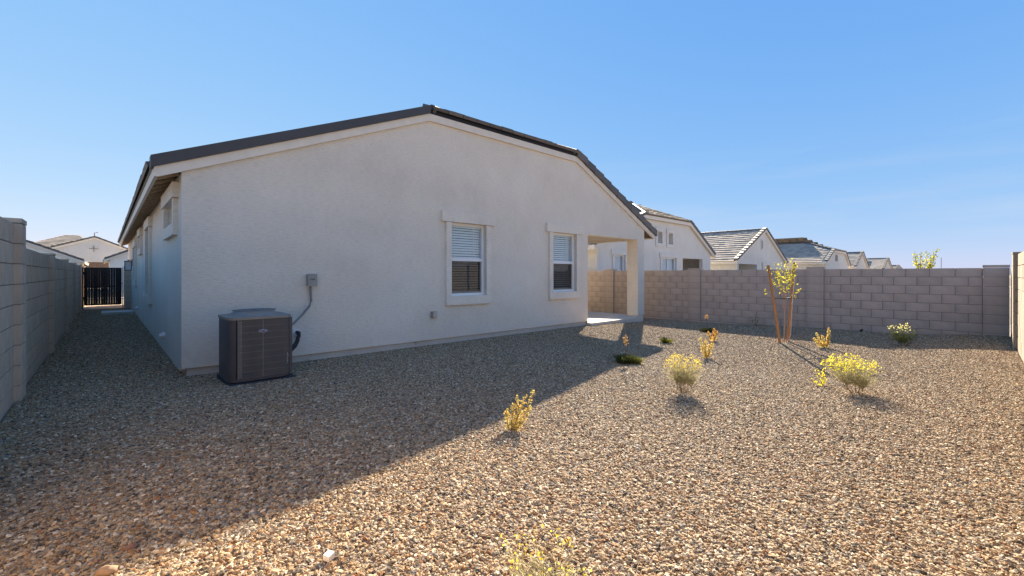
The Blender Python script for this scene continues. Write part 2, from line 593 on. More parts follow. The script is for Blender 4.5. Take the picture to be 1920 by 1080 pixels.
# gravel: instanced pebbles over a gravel bed
mb = MB()
def patch(x0, x1, y0, y1, st):
    nx_, ny_ = max(1, round((x1 - x0) / st)), max(1, round((y1 - y0) / st))
    b = len(mb.v)
    for j in range(ny_ + 1):
        for i in range(nx_ + 1):
            x, y = x0 + (x1 - x0) * i / nx_, y0 + (y1 - y0) * j / ny_
            mb.v.append((x, y, gz(x, y)))
    for j in range(ny_):
        for i in range(nx_):
            a = b + j * (nx_ + 1) + i
            mb.f.append((a, a + 1, a + nx_ + 2, a + nx_ + 1))
            mb.sm.append(True)
patch(-0.64, 13.44, -0.42, 6.73, 0.25)
patch(-0.64, 9.02, 6.73, 6.91, 0.18)
patch(-0.64, 0.755, 6.91, 21.7, 0.3)
patch(11.92, 13.44, 6.73, 15.0, 0.3)
gravel = setting(mb, 'gravel', [M['gravel'], M['pebble']], 'stuff')

def gravel_nodes(ob):
    ng = bpy.data.node_groups.new('gravel scatter', 'GeometryNodeTree')
    ng.interface.new_socket('Geometry', in_out='INPUT', socket_type='NodeSocketGeometry')
    ng.interface.new_socket('Geometry', in_out='OUTPUT', socket_type='NodeSocketGeometry')
    N, L = ng.nodes, ng.links
    gi, go = N.new('NodeGroupInput'), N.new('NodeGroupOutput')
    ds = N.new('GeometryNodeDistributePointsOnFaces')
    ds.distribute_method = 'RANDOM'
    # density falls with distance from the seat of the photographer
    pos = N.new('GeometryNodeInputPosition')
    ln = N.new('ShaderNodeVectorMath')
    ln.operation = 'LENGTH'
    L.new(pos.outputs[0], ln.inputs[0])
    mr = N.new('ShaderNodeMapRange')
    mr.inputs[1].default_value = 3.0
    mr.inputs[2].default_value = 12.0
    mr.inputs[3].default_value = 10000
    mr.inputs[4].default_value = 4600
    L.new(ln.outputs['Value'], mr.inputs[0])
    L.new(mr.outputs[0], ds.inputs['Density'])
    L.new(gi.outputs[0], ds.inputs['Mesh'])
    join = N.new('GeometryNodeJoinGeometry')
    for k in range(9):
        ic = N.new('GeometryNodeMeshIcoSphere')
        ic.inputs['Radius'].default_value = 0.5
        ic.inputs['Subdivisions'].default_value = 2
        sp = N.new('GeometryNodeSetPosition')
        p2 = N.new('GeometryNodeInputPosition')
        add = N.new('ShaderNodeVectorMath')
        add.operation = 'ADD'
        add.inputs[1].default_value = (k * 7.3, k * 3.1, k * 5.7)
        L.new(p2.outputs[0], add.inputs[0])
        no = N.new('ShaderNodeTexNoise')
        no.inputs['Scale'].default_value = 1.7
        no.inputs['Detail'].default_value = 1.0
        L.new(add.outputs[0], no.inputs['Vector'])
        sub = N.new('ShaderNodeVectorMath')
        sub.operation = 'SUBTRACT'
        sub.inputs[1].default_value = (0.5, 0.5, 0.5)
        L.new(no.outputs['Color'], sub.inputs[0])
        scl = N.new('ShaderNodeVectorMath')
        scl.operation = 'SCALE'
        scl.inputs['Scale'].default_value = 1.25
        L.new(sub.outputs[0], scl.inputs[0])
        L.new(ic.outputs['Mesh'], sp.inputs['Geometry'])
        L.new(scl.outputs[0], sp.inputs['Offset'])
        tr = N.new('GeometryNodeTransform')
        tr.inputs['Scale'].default_value = (1.0, 0.72 + 0.03 * (k % 4), 0.45 + 0.05 * (k % 5))
        L.new(sp.outputs[0], tr.inputs['Geometry'])
        sm = N.new('GeometryNodeSetMaterial')
        sm.inputs['Material'].default_value = M['pebble']
        L.new(tr.outputs[0], sm.inputs['Geometry'])
        g2 = N.new('GeometryNodeGeometryToInstance')
        L.new(sm.outputs[0], g2.inputs[0])
        L.new(g2.outputs[0], join.inputs[0])
    ip = N.new('GeometryNodeInstanceOnPoints')
    L.new(ds.outputs['Points'], ip.inputs['Points'])
    L.new(join.outputs[0], ip.inputs['Instance'])
    ip.inputs['Pick Instance'].default_value = True
    ri = N.new('FunctionNodeRandomValue')
    ri.data_type = 'INT'
    ri.inputs[4].default_value = 0
    ri.inputs[5].default_value = 8
    L.new(ri.outputs[2], ip.inputs['Instance Index'])
    rr = N.new('FunctionNodeRandomValue')
    rr.data_type = 'FLOAT_VECTOR'
    rr.inputs[0].default_value = (-0.55, -0.55, 0)
    rr.inputs[1].default_value = (0.55, 0.55, 6.283)
    rr.inputs['Seed'].default_value = 3
    L.new(rr.outputs[0], ip.inputs['Rotation'])
    rs = N.new('FunctionNodeRandomValue')
    rs.data_type = 'FLOAT'
    rs.inputs['Seed'].default_value = 9
    pw = N.new('ShaderNodeMath')
    pw.operation = 'POWER'
    pw.inputs[1].default_value = 1.9
    L.new(rs.outputs[1], pw.inputs[0])
    m2 = N.new('ShaderNodeMapRange')
    m2.inputs[3].default_value = 0.010
    m2.inputs[4].default_value = 0.029
    L.new(pw.outputs[0], m2.inputs[0])
    L.new(m2.outputs[0], ip.inputs['Scale'])
    j2 = N.new('GeometryNodeJoinGeometry')
    L.new(gi.outputs[0], j2.inputs[0])
    L.new(ip.outputs[0], j2.inputs[0])
    L.new(j2.outputs[0], go.inputs[0])
    md = ob.modifiers.new('gravel scatter', 'NODES')
    md.node_group = ng
gravel_nodes(gravel)

# ------------------------------------------------------------------ generic wall with openings
def wall_panel(mb, f, n, s0, s1, zb, ztop, holes, th, brk=()):
    """front sheet with real openings. f(s, z) -> point on the face, n = outward normal, holes = (sa, sb, za, zb)"""
    n = Vector(n)
    cuts = sorted(set([s0, s1] + [h for q in holes for h in q[:2]] + [b for b in brk if s0 < b < s1]))
    for a, b in zip(cuts[:-1], cuts[1:]):
        mid = (a + b) / 2
        hs = sorted([h for h in holes if h[0] < mid < h[1]], key=lambda h: h[2])
        lo = zb
        segs = []
        for h in hs:
            if h[2] > lo:
                segs.append((lo, lo, h[2], h[2]))
            lo = h[3]
        segs.append((lo, lo, ztop(a), ztop(b)))
        for la, lb, ha, hb in segs:
            q = [Vector(f(a, la)), Vector(f(b, lb)), Vector(f(b, hb)), Vector(f(a, ha))]
            mb.poly(q)
            mb.poly([p - n * th for p in reversed(q)])
    for sa_, sb_, za_, zb_ in holes:
        q = [Vector(f(sa_, za_)), Vector(f(sb_, za_)), Vector(f(sb_, zb_)), Vector(f(sa_, zb_))]
        for i in range(4):
            if i == 0 and za_ <= zb:
                continue
            a, b = q[i], q[(i + 1) % 4]
            mb.poly([a, b, b - n * th, a - n * th])
    # end and top caps
    mb.poly([f(s0, zb), f(s0, ztop(s0)), Vector(f(s0, ztop(s0))) - n * th, Vector(f(s0, zb)) - n * th])
    mb.poly([f(s1, zb), f(s1, ztop(s1)), Vector(f(s1, ztop(s1))) - n * th, Vector(f(s1, zb)) - n * th])

# tiles laid on a sloping plane: O eave corner, U along eave, V up slope, N normal
def tile_rows(mb, O, U, V, N, length, uL, uR, expo=0.40, tw=0.33, nose=0.05, skip_rows=0, only_rows=None, gap=0.008, jit=0.006):
    O, U, V, N = Vector(O), Vector(U).normalized(), Vector(V).normalized(), Vector(N).normalized()
    rows = int(math.ceil(length / expo))
    for r in range(rows):
        if r < skip_rows or (only_rows is not None and r >= only_rows):
            continue
        v0 = r * expo
        v1 = min(length, v0 + expo + 0.03)
        a, b = uL(min(v0 + expo * .5, length)), uR(min(v0 + expo * .5, length))
        u = a - (tw / 2 if r % 2 else 0)
        while u < b - 0.02:
            ua, ub = max(u, a), min(u + tw - gap, b)
            if ub - ua > 0.03:
                j = random.uniform(-jit, jit)
                p = O + U * ua + V * v0
                q = O + U * ub + V * v0
                p1 = O + U * ua + V * v1
                q1 = O + U * ub + V * v1
                nn = N * (nose + j)
                n1 = N * (0.006)
                mb.raw([p, q, q1, p1, p + nn, q + nn, q1 + n1, p1 + n1],
                       [(4, 5, 6, 7), (0, 1, 5, 4), (1, 2, 6, 5), (3, 0, 4, 7)])
            u += tw

def window(parent, xa, xb, za, zb, f, n, blind=True, far=False):
    """vinyl single-hung window in an opening: f(s, depth, z) -> point, depth > 0 goes into the wall"""
    def bx(mb, a, b, d0, d1, z0, z1):
        vs = [f(a, d0, z0), f(b, d0, z0), f(b, d1, z0), f(a, d1, z0), f(a, d0, z1), f(b, d0, z1), f(b, d1, z1), f(a, d1, z1)]
        mb.raw(vs, [(0, 3, 2, 1), (4, 5, 6, 7), (0, 1, 5, 4), (1, 2, 6, 5), (2, 3, 7, 6), (3, 0, 4, 7)])
    zm = (za + zb) / 2
    fr = MB()
    t = 0.045
    bx(fr, xa, xb, 0.055, 0.13, zb - t, zb)
    bx(fr, xa, xb, 0.050, 0.13, za, za + t)
    bx(fr, xa, xa + t, 0.055, 0.13, za + t, zb - t)
    bx(fr, xb - t, xb, 0.055, 0.13, za + t, zb - t)
    win = fr.build('window', M['vinyl'], parent)
    mr = MB()
    bx(mr, xa + t, xb - t, 0.060, 0.12, zm - 0.03, zm + 0.03)
    mr.build('meeting_rail', M['vinyl'], win)
    sf = MB()
    s2 = 0.028
    bx(sf, xa + t, xb - t, 0.078, 0.11, za + t, za + t + 0.035)
    bx(sf, xa + t, xa + t + s2, 0.078, 0.11, za + t + 0.035, zm - 0.03)
    bx(sf, xb - t - s2, xb - t, 0.078, 0.11, za + t + 0.035, zm - 0.03)
    sf.build('sash_frame', M['ac_top'], win)
    g1 = MB()
    bx(g1, xa + t, xb - t, 0.086, 0.092, zm + 0.03, zb - t)
    g1.build('pane', M['glass'], win)
    g2 = MB()
    bx(g2, xa + t + s2, xb - t - s2, 0.094, 0.10, za + t + 0.035, zm - 0.03)
    g2.build('pane', M['glass_low'], win)
    if blind:
        bl = MB()
        z = za + 0.03
        while z < zb - 0.07:
            tl = random.uniform(-0.002, 0.002)
            vs = [f(xa + .03, 0.116, z), f(xb - .03, 0.116, z), f(xb - .03, 0.130, z + 0.038 + tl), f(xa + .03, 0.130, z + 0.038 + tl)]
            bl.raw(vs, [(0, 1, 2, 3)])
            z += 0.050
        bx(bl, xa + .02, xb - .02, 0.112, 0.15, zb - 0.07, zb - 0.03)
        for c in (0.2, 0.8):
            xx = xa + (xb - xa) * c
            bx(bl, xx - .002, xx + .002, 0.112, 0.114, za + 0.03, zb - 0.07)
        xx = xa + (xb - xa) * 0.74
        bx(bl, xx - .006, xx + .006, 0.107, 0.111, zb - 0.62, zb - 0.08)
        bl.build('blind', M['blind'], win, 'stuff')
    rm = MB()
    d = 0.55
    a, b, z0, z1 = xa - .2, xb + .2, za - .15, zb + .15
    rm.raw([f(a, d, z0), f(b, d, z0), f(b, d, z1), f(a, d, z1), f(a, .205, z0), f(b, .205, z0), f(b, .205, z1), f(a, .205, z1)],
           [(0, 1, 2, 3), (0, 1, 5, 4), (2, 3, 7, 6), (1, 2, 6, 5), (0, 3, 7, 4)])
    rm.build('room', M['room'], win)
    return win

def trims(parent, win, a, b, za, zb, f, jw=0.12, ov=0.10, hh=0.20, sh=0.17, pr=0.05, mat=None):
    """stucco foam surround: head, two jambs, sill; f(s, depth, z)"""
    mat = mat or M['trim_stucco']
    def bx(s0, s1, d, z0, z1, name):
        mb = MB()
        vs = [f(s0, -d, z0), f(s1, -d, z0), f(s1, 0.004, z0), f(s0, 0.004, z0), f(s0, -d, z1), f(s1, -d, z1), f(s1, 0.004, z1), f(s0, 0.004, z1)]
        mb.raw(vs, [(0, 3, 2, 1), (4, 5, 6, 7), (0, 1, 5, 4), (1, 2, 6, 5), (2, 3, 7, 6), (3, 0, 4, 7)])
        mb.build(name, mat, win)
    bx(a - jw - ov, b + jw + ov, pr + 0.016, zb + 0.004, zb + hh, 'head_trim')
    bx(a - jw, a, pr, za, zb, 'jamb_trim')
    bx(b, b + jw, pr, za, zb, 'jamb_trim')
    bx(a - jw, b + jw, pr + 0.003, za - sh, za - 0.002, 'sill_trim')

# ------------------------------------------------------------------ the main house
X0, X1, YF, YB = 0.70, 11.84, 6.87, 24.6
SL, SR, ZC = 0.418, 0.453, 4.06
def ztop(x):
    return min(2.55 + SL * (x - X0), ZC, 2.58 + SR * (X1 - x))
XCL, XCR = X0 + (ZC - 2.55) / SL, X1 - (ZC - 2.58) / SR
XR = 6.53
ZR = 2.55 + SL * (XR - X0)
house = thing('house', 'grey stucco house with clipped gable end, two windows and corner porch', 'house', (X0, YF, 0))
mb = MB()
fy = lambda s, z: (s, YF, z)
W1 = (4.80, 5.66, 0.84, 2.25)
W2 = (7.69, 8.57, 0.84, 2.25)
PORCH = (9.07, X1, -1.0, 2.28)
wall_panel(mb, fy, (0, -1, 0), X0, X1, 0.055, ztop, [W1, W2, (9.07, X1 - 0.0001, 0.0, 2.28)], 0.2, (XCL, XCR))
gable = mb.build('gable_wall', M['stucco'], house)
# side wall facing the passage
SW = [(7.36, 8.50, 1.94, 2.26), (11.75, 12.75, 0.80, 2.24), (14.85, 15.70, 1.94, 2.26), (17.5, 18.8, 1.06, 2.10)]
mb = MB()
fx = lambda s, z: (X0, s, z)
wall_panel(mb, fx, (-1, 0, 0), YF + 0.2, YB, 0.0, lambda s: 2.55, SW, 0.2)
mb.build('side_wall', M['stucco'], house)
# porch: walls, column, beam, ceiling, slab
mb = MB()
PB = 10.0
mb.box(9.0, 9.07, YF + 0.2, PB, 0.0, 2.30)
mb.box(9.0, X1, PB, PB + 0.2, 0.0, 2.62)
mb.box(X1 - 0.2, X1, PB + 0.2, YB, -0.1, 2.58)
mb.build('porch_wall', M['stucco'], house)
mb = MB()
mb.box(X1 - 0.36, X1, YF, YF + 0.36, 0.05, 2.278)
mb.build('porch_column', M['stucco'], house)
mb = MB()
mb.box(X1 - 0.325, X1 - 0.035, YF + 0.03, YF + 0.33, -0.25, 0.048)
mb.build('column_base', M['trim_stucco'], house)
mb = MB()
mb.box(X1 - 0.36, X1 - 0.002, YF + 0.2, PB, 2.28, 2.60)
mb.build('porch_beam', M['stucco'], house)
mb = MB()
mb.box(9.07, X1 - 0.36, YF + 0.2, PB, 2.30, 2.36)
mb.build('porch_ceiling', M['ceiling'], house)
mb = MB()
mb.box(9.02, X1 - 0.33, YF - 0.16, YF + 0.37, -0.2, 0.02)
mb.box(9.02, X1 - 0.02, YF + 0.37, PB, -0.2, 0.02)
slab = mb.build('porch_slab', M['slab'], house)
mb = MB()
mb.box(X0 + 0.055, 9.018, YF + 0.028, YF + 0.19, -0.2, 0.053)
mb.box(X0 + 0.03, X0 + 0.15, YF + 0.2, YB, -0.2, 0.0)
mb.build('stem_wall', M['stem'], house)
mb = MB()
mb.box(X0 + 0.005, X1 - 0.2, YB, YB + 0.2, 0, 2.55)
mb.build('front_wall', M['stucco'], house)

fw = lambda s, d, z: (s, YF + d, z)
for a, b, za, zb in (W1, W2):
    wn_ = window(house, a, b, za, zb, fw, (0, -1, 0))
    trims(house, wn_, a, b, za, zb, fw)
fs_ = lambda s, d, z: (X0 + d, s, z)
for a, b, za, zb in SW:
    wn_ = window(house, a, b, za, zb, fs_, (-1, 0, 0), blind=False)
    trims(house, wn_, a, b, za, zb, fs_, jw=0.12, ov=0.10, hh=0.20, sh=0.16, pr=0.055)

# roof: deck planes + tiles
OH = 0.30                      # eave overhang on the left, in plan
XE0, XE1 = X0 - 0.235, X1 + 0.50
YRK = YF - 0.045               # face of the rake boards
def zl(x): return 2.55 + SL * (x - X0)
def zr(x): return 2.58 + SR * (X1 - x)
HS = 0.42
YAP = YRK + (ZR - ZC) / HS     # hip apex
T = 0.125
deck = MB()
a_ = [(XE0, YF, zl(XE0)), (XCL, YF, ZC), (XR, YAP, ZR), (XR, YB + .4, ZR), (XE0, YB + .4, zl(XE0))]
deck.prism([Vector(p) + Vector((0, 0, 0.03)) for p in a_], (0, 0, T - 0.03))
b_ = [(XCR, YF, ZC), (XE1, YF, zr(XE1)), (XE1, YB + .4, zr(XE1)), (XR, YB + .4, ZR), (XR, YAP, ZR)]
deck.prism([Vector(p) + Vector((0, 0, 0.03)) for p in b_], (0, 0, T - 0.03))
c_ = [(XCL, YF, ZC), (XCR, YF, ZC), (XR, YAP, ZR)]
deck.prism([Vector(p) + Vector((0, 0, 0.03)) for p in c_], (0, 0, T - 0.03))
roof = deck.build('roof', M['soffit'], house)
# fascia boards
mb = MB()
def rake(mb, xa, za, xb, zb, z0, z1, y0, y1):
    mb.prism([(xa, y0, za + z0), (xb, y0, zb + z0), (xb, y0, zb + z1), (xa, y0, za + z1)], (0, y1 - y0, 0))
rake(mb, XE0, zl(XE0), XCL, ZC, -0.005, T, YRK, YF - 0.002)
mb.build('fascia', M['fascia'], roof)
mb = MB()
rake(mb, XCL, ZC, XCR, ZC, -0.005, T, YRK, YF - 0.002)
mb.build('fascia', M['fascia'], roof)
mb = MB()
rake(mb, XCR, ZC, XE1, zr(XE1), -0.005, T, YRK, YF - 0.002)
mb.build('fascia', M['fascia'], roof)
mb = MB()
zf = zl(XE0)
mb.box(XE0 - 0.035, XE0, YRK, YB + .42, zf - 0.005, zf + T + 0.01)
mb.build('eave_fascia', M['fascia'], roof)
mb = MB()
mb.box(XE0 - 0.05, XE0 - 0.036, YRK + 0.01, YB + .42, zf + T - 0.005, zf + T + 0.045)
mb.build('drip_edge', M['galv'], roof)
mb = MB()
zf1 = zr(XE1)
mb.box(XE1, XE1 + 0.035, YRK, YB + .42, zf1 - 0.005, zf1 + T + 0.01)
mb.build('eave_fascia', M['fascia'], roof)
# rafter tails
for k in range(44):
    y = YF + 0.22 + k * 0.41
    mb = MB()
    mb.prism([(XE0 + 0.003, y, zl(XE0) - 0.0), (X0 - 0.003, y, 2.54), (X0 - 0.003, y, 2.585), (XE0 + 0.003, y, zl(XE0) + 0.032)], (0, 0.07, 0))
    mb.build('rafter', M['rafter'], roof)
# dark rake trim on the left slope: one smooth run, as in the picture
mb = MB()
rake(mb, XE0 - 0.07, zl(XE0 - 0.07), XCL + 0.01, ZC + 0.004, T + 0.002, T + 0.145, YRK - 0.035, YF + 0.12)
mb.build('rake_flashing', M['rake_metal'], roof)
# rake tiles stepping down the right slope
n = 11
dx = (XE1 + 0.09 - XCR) / n
for k in range(n):
    xa = XCR + k * dx - 0.02
    xb = XCR + (k + 1) * dx + 0.035
    lo, hi = 0.02, 0.055
    mb = MB()
    y0 = YRK - 0.045 + random.uniform(-.004, .004)
    za, zb = zr(xa), zr(xb)
    mb.prism([(xa, y0, za + T - 0.01), (xb, y0, zb + T - 0.01 + 0.03), (xb, y0, zb + T + 0.205), (xa, y0, za + T + 0.165)], (0, 0.25, 0))
    mb.build('rake_tile', M['tile_dark'], roof)
# hip eave: black strip painting the shade in the gap under the tiles, then the first course of flat tiles and the courses above
mb = MB()
mb.box(XCL + 0.04, XCR + 0.03, YRK - 0.006, YF + 0.1, ZC + T + 0.002, ZC + T + 0.085)
mb.build('eave_gap_shade', M['black_metal'], roof)
U, V = Vector((1, 0, 0)), Vector((0, cos(math.atan(HS)), sin(math.atan(HS))))
Nn = Vector((0, -sin(math.atan(HS)), cos(math.atan(HS))))
O = Vector((0, YRK - 0.06, ZC + T + 0.07))
nt_ = 13
tw = (XCR + 0.10 - XCL - 0.05) / nt_
hl = (YAP - YRK) / cos(math.atan(HS))
for k in range(nt_):
    mb = MB()
    ua = XCL + 0.05 + k * tw
    p = O + U * ua
    th = Nn * (0.055 + random.uniform(-.004, .006))
    mb.obox(p + Nn * 0.0, U * (tw - 0.012), V * 0.42, th)
    mb.build('roof_tile', M['tile_dark'], roof)
mb = MB()
tile_rows(mb, O + Nn * 0.02, U, V, Nn, hl + 0.05,
          lambda v: XCL + (XR - XCL) * v / hl, lambda v: XCR + (XR - XCR) * v / hl, expo=0.36, tw=0.33, nose=0.06, skip_rows=1)
mb.build('hip_tiles', M['tile_dark'], roof, 'stuff')
# tiles on the long left and right slopes
mb = MB()
al = math.atan(SL)
tile_rows(mb, (XE0 - 0.085, YF + 0.12, zl(XE0 - 0.085) + T + 0.05), (0, 1, 0), (cos(al), 0, sin(al)), (-sin(al), 0, cos(al)),
          (XR - XE0 + 0.06) / cos(al), lambda v: max(0, (v * cos(al) - (XCL - XE0)) * (YAP - YF) / (XR - XCL)), lambda v: YB - YF + .2, expo=0.36, tw=0.33, nose=0.055)
al = math.atan(SR)
tile_rows(mb, (XE1 + 0.085, YF + 0.2, zr(XE1 + 0.085) + T + 0.03), (0, 1, 0), (-cos(al), 0, sin(al)), (sin(al), 0, cos(al)),
          (XE1 + 0.06 - XR) / cos(al), lambda v: max(0, (v * cos(al) - (XE1 - XCR)) * (YAP - YF) / (XCR - XR)), lambda v: YB - YF + .1, expo=0.36, tw=0.33, nose=0.055)
mb.build('slope_tiles', M['tile_dark'], roof, 'stuff')
mb = MB()
mb.tube([(XR, YAP - 0.1, ZR + T + 0.08), (XR, YB + .4, ZR + T + 0.08)], 0.1, 8)
mb.tube([(XCL + .05, YRK, ZC + T + 0.09), (XR, YAP, ZR + T + 0.09)], 0.085, 8)
mb.tube([(XCR - .05, YRK, ZC + T + 0.09), (XR, YAP, ZR + T + 0.09)], 0.085, 8)
mb.build('ridge_tiles', M['tile_dark'], roof, 'stuff')

# ------------------------------------------------------------------ fittings on the house
def disc(mb, c, n, r, t, k=14):
    c, n = Vector(c), Vector(n).normalized()
    mb.tube([c, c + n * t], r, k)

t = thing('disconnect_box', 'small grey electrical disconnect box on stucco wall above air conditioner', 'electrical box', (2.25, YF, 1.05))
mb = MB(); mb.box(2.195, 2.315, YF - 0.085, YF - 0.001, 1.085, 1.255); mb.build('box', M['galv'], t)
mb = MB(); mb.box(2.19, 2.32, YF - 0.10, YF - 0.086, 1.075, 1.262); mb.build('lid', M['galv'], t)
mb = MB(); mb.box(2.228, 2.288, YF - 0.106, YF - 0.1005, 1.178, 1.188); mb.build('latch', M['black'], t)
mb = MB()
pts = [(2.24, YF - 0.045, 1.08), (2.245, YF - 0.045, 0.93), (2.25, YF - 0.05, 0.86), (2.22, YF - 0.07, 0.79), (2.10, YF - 0.16, 0.68), (1.93, YF - 0.33, 0.575), (1.80, YF - 0.46, 0.525), (1.66, YF - 0.55, 0.50)]
mb.tube(pts, 0.017, 8); solo(mb, 'conduit', M['conduit'], 'grey flexible conduit running from disconnect box down to air conditioner', 'conduit', (2.24, YF, 0.5))
t = thing('outdoor_outlet', 'small metal weatherproof outlet box low on wall left of first window', 'outlet', (4.41, YF, 0.5))
mb = MB(); mb.box(4.36, 4.46, YF - 0.05, YF - 0.001, 0.455, 0.575); mb.build('box', M['galv'], t)
mb = MB(); mb.box(4.372, 4.448, YF - 0.078, YF - 0.0505, 0.47, 0.565); mb.build('cover', M['gate_post'], t)
t = thing('lineset', 'black insulated refrigerant tubes looping from wall to air conditioner', 'pipes', (2.05, YF, 0.3))
for k, (r, m, dz, dyy) in enumerate(((0.026, 'black', 0, 0), (0.012, 'white', -0.03, 0.02), (0.010, 'black', -0.07, -0.015))):
    mb = MB()
    mb.tube([(2.06, YF, 0.40 + dz), (2.07, YF - 0.07 + dyy, 0.40 + dz), (2.05, YF - 0.14, 0.36 + dz), (1.97, YF - 0.26 + dyy, 0.27 + dz * .6), (1.86, YF - 0.38, 0.20 + dz * .4), (1.68, YF - 0.46, 0.19 + dz * .3)], r, 8)
    mb.build('tube', M[m], t)
mb = MB(); disc(mb, (2.06, YF - 0.001, 0.40), (0, -1, 0), 0.055, 0.012); mb.build('wall_plate', M['white'], t)
for i, (y, z, lab) in enumerate(((8.95, 0.27, 'white round vent cap low on side wall nearest the corner'), (16.9, 0.26, 'white round vent cap low on side wall farthest down passage'))):
    mb = MB(); disc(mb, (X0 - 0.001, y, z), (-1, 0, 0), 0.055, 0.045, 12); disc(mb, (X0 - 0.0465, y, z), (-1, 0, 0), 0.035, 0.03, 12)
    solo(mb, 'vent_cap', M['white'], lab, 'vent', (X0, y, z), 'white vent caps along the side wall')
mb = MB(); mb.box(X0 - 0.05, X0 - 0.001, 13.22, 13.36, 0.72, 0.86); mb.box(X0 - 0.07, X0 - 0.0505, 13.24, 13.34, 0.74, 0.85)
solo(mb, 'outdoor_outlet', M['white'], 'white outlet cover on side wall beneath tall narrow window', 'outlet', (X0, 13.3, 0.72))
# wall lantern
LX, LY, LZ = 0.57, 20.2, 1.40
t = thing('wall_lantern', 'black wall lantern with frosted glass on side wall near gate', 'lamp', (LX, LY, LZ))
mb = MB()
for sx in (-1, 1):
    for sy in (-1, 1):
        mb.box(LX + sx * 0.085 - 0.009, LX + sx * 0.085 + 0.009, LY + sy * 0.085 - 0.009, LY + sy * 0.085 + 0.009, LZ + 0.018, LZ + 0.30)
mb.box(LX - 0.1, LX + 0.1, LY - 0.1, LY + 0.1, LZ, LZ + 0.018)
mb.box(LX - 0.105, LX + 0.105, LY - 0.105, LY + 0.105, LZ + 0.30, LZ + 0.325)
mb.build('frame', M['black_metal'], t)
mb = MB(); mb.box(LX - 0.072, LX + 0.072, LY - 0.072, LY + 0.072, LZ + 0.02, LZ + 0.298); mb.build('glass', M['lamp_glass'], t)
mb = MB(); mb.box(X0 - 0.025, X0 - 0.001, LY - 0.06, LY + 0.06, LZ + 0.16, LZ + 0.40); mb.box(LX - 0.01, X0 - 0.025, LY - 0.012, LY + 0.012, LZ + 0.345, LZ + 0.37)
mb.tube([(LX, LY, LZ + 0.325), (LX, LY, LZ + 0.36)], 0.016, 8)
mb.build('bracket', M['black_metal'], t)

# ------------------------------------------------------------------ block walls
BLK = {}
def block_mesh(l, d, h, mat, key):
    k = (round(l, 3), round(d, 3), round(h, 3), key)
    if k not in BLK:
        mb = MB()
        mb.box(0, k[0], 0, k[1], 0, k[2])
        BLK[k] = mb.mesh('block', mat)
    return BLK[k]

def block_wall(root, axis, face, sgn, sections, ch, thick, pil, pil_w, pil_out, m1, m2, key, limit=300):
    """axis 'y': face is an x value, sgn the side it faces; sections = (s0, s1, base, courses); pil = (s, top courses)"""
    J = 0.010
    items = []           # (s, z, len, out, depth, height)
    core = MB()
    secs_lo = min(q[0] for q in sections)
    def place(mb, s0, s1, o0, o1, z0, z1):
        a, b = face + sgn * o0, face + sgn * o1
        a, b = min(a, b), max(a, b)
        if axis == 'y':
            mb.box(a, b, s0, s1, z0, z1)
        else:
            mb.box(s0, s1, a, b, z0, z1)
    for s0, s1, base, n, inner in sections:
        for c in range(n):
            z = base + c * ch
            s = s0 + J
            first = True
            while s < s1 - 0.03:
                l = 0.39 if not (first and c % 2) else 0.195
                l = min(l, s1 - s - 0.002)
                if l > 0.03:
                    items.append((s, z, l, random.uniform(-0.0015, 0.0015), thick, ch - J, 'block'))
                s += l + J
                first = False
        place(core, s0 - (0.1 if s0 > -0.3 and inner == 0 and s0 != secs_lo else 0), s1 + 0.1, -thick + 0.008, -0.009, base, base + n * ch - J - 0.012)
    for s, base, n, cap in pil:
        for c in range(n):
            items.append((s, base + c * ch, pil_w, pil_out, thick + 2 * pil_out, ch - J * 0.7, 'pilaster_block'))
        if cap:
            items.append((s - 0.005, base + n * ch, pil_w + 0.01, pil_out + 0.005, thick + 2 * pil_out + 0.01, cap, 'cap_block'))
        place(core, s + 0.01, s + pil_w - 0.01, -thick - pil_out + 0.012, pil_out - 0.010, base, base + n * ch - 0.01)
    core.build('mortar', M['mortar'], root)
    def pos(it):
        s, z, l, o, d, h, nm = it
        x = face + sgn * o if sgn < 0 else face + sgn * o - d
        return (x, s, z) if axis == 'y' else (s, x, z)
    items.sort(key=lambda it: (Vector(pos(it)) - Vector((0, 0, 1.25))).length)
    org = Vector(ORG[root.name])
    for it in items[:limit]:
        s, z, l, o, d, h, nm = it
        me = block_mesh(l, d, h, m1, key) if axis == 'x' else block_mesh(d, l, h, m1, key)
        ob = bpy.data.objects.new(nm, me)
        C.objects.link(ob)
        ob.parent = root
        ob.location = Vector(pos(it)) - org
    if len(items) > limit:
        mb = MB()
        for it in items[limit:]:
            s, z, l, o, d, h, nm = it
            p = pos(it)
            if axis == 'y':
                mb.box(p[0], p[0] + d, s, s + l, z, z + h)
            else:
                mb.box(s, s + l, p[1], p[1] + d, z, z + h)
        mb.build('far_blocks', m2, root, 'stuff')

t = thing('block_wall', 'grey block wall with pilasters along left side of passage', 'wall', (-0.66, 3, 0))
pl = [2.85, 6.45, 10.06, 13.62, 17.25, 20.8, 24.3]
secs = [(-0.42, 2.85, -0.24, 10, 0), (3.19, 6.45, -0.24, 10, 0)] + [(pl[i] + 0.34, pl[i + 1], -0.24, 9, 0) for i in range(1, 6)] + [(24.64, 30.0, -0.24, 9, 0)]
block_wall(t, 'y', -0.66, 1, secs, 0.2, 0.15, [(2.85, -0.24, 10, 0.05), (6.45, -0.24, 10, 0.045)] + [(p, -0.24, 9, 0.03) for p in pl[2:]], 0.34, 0.052, M['block_left'], M['block_left_i'], 'L')

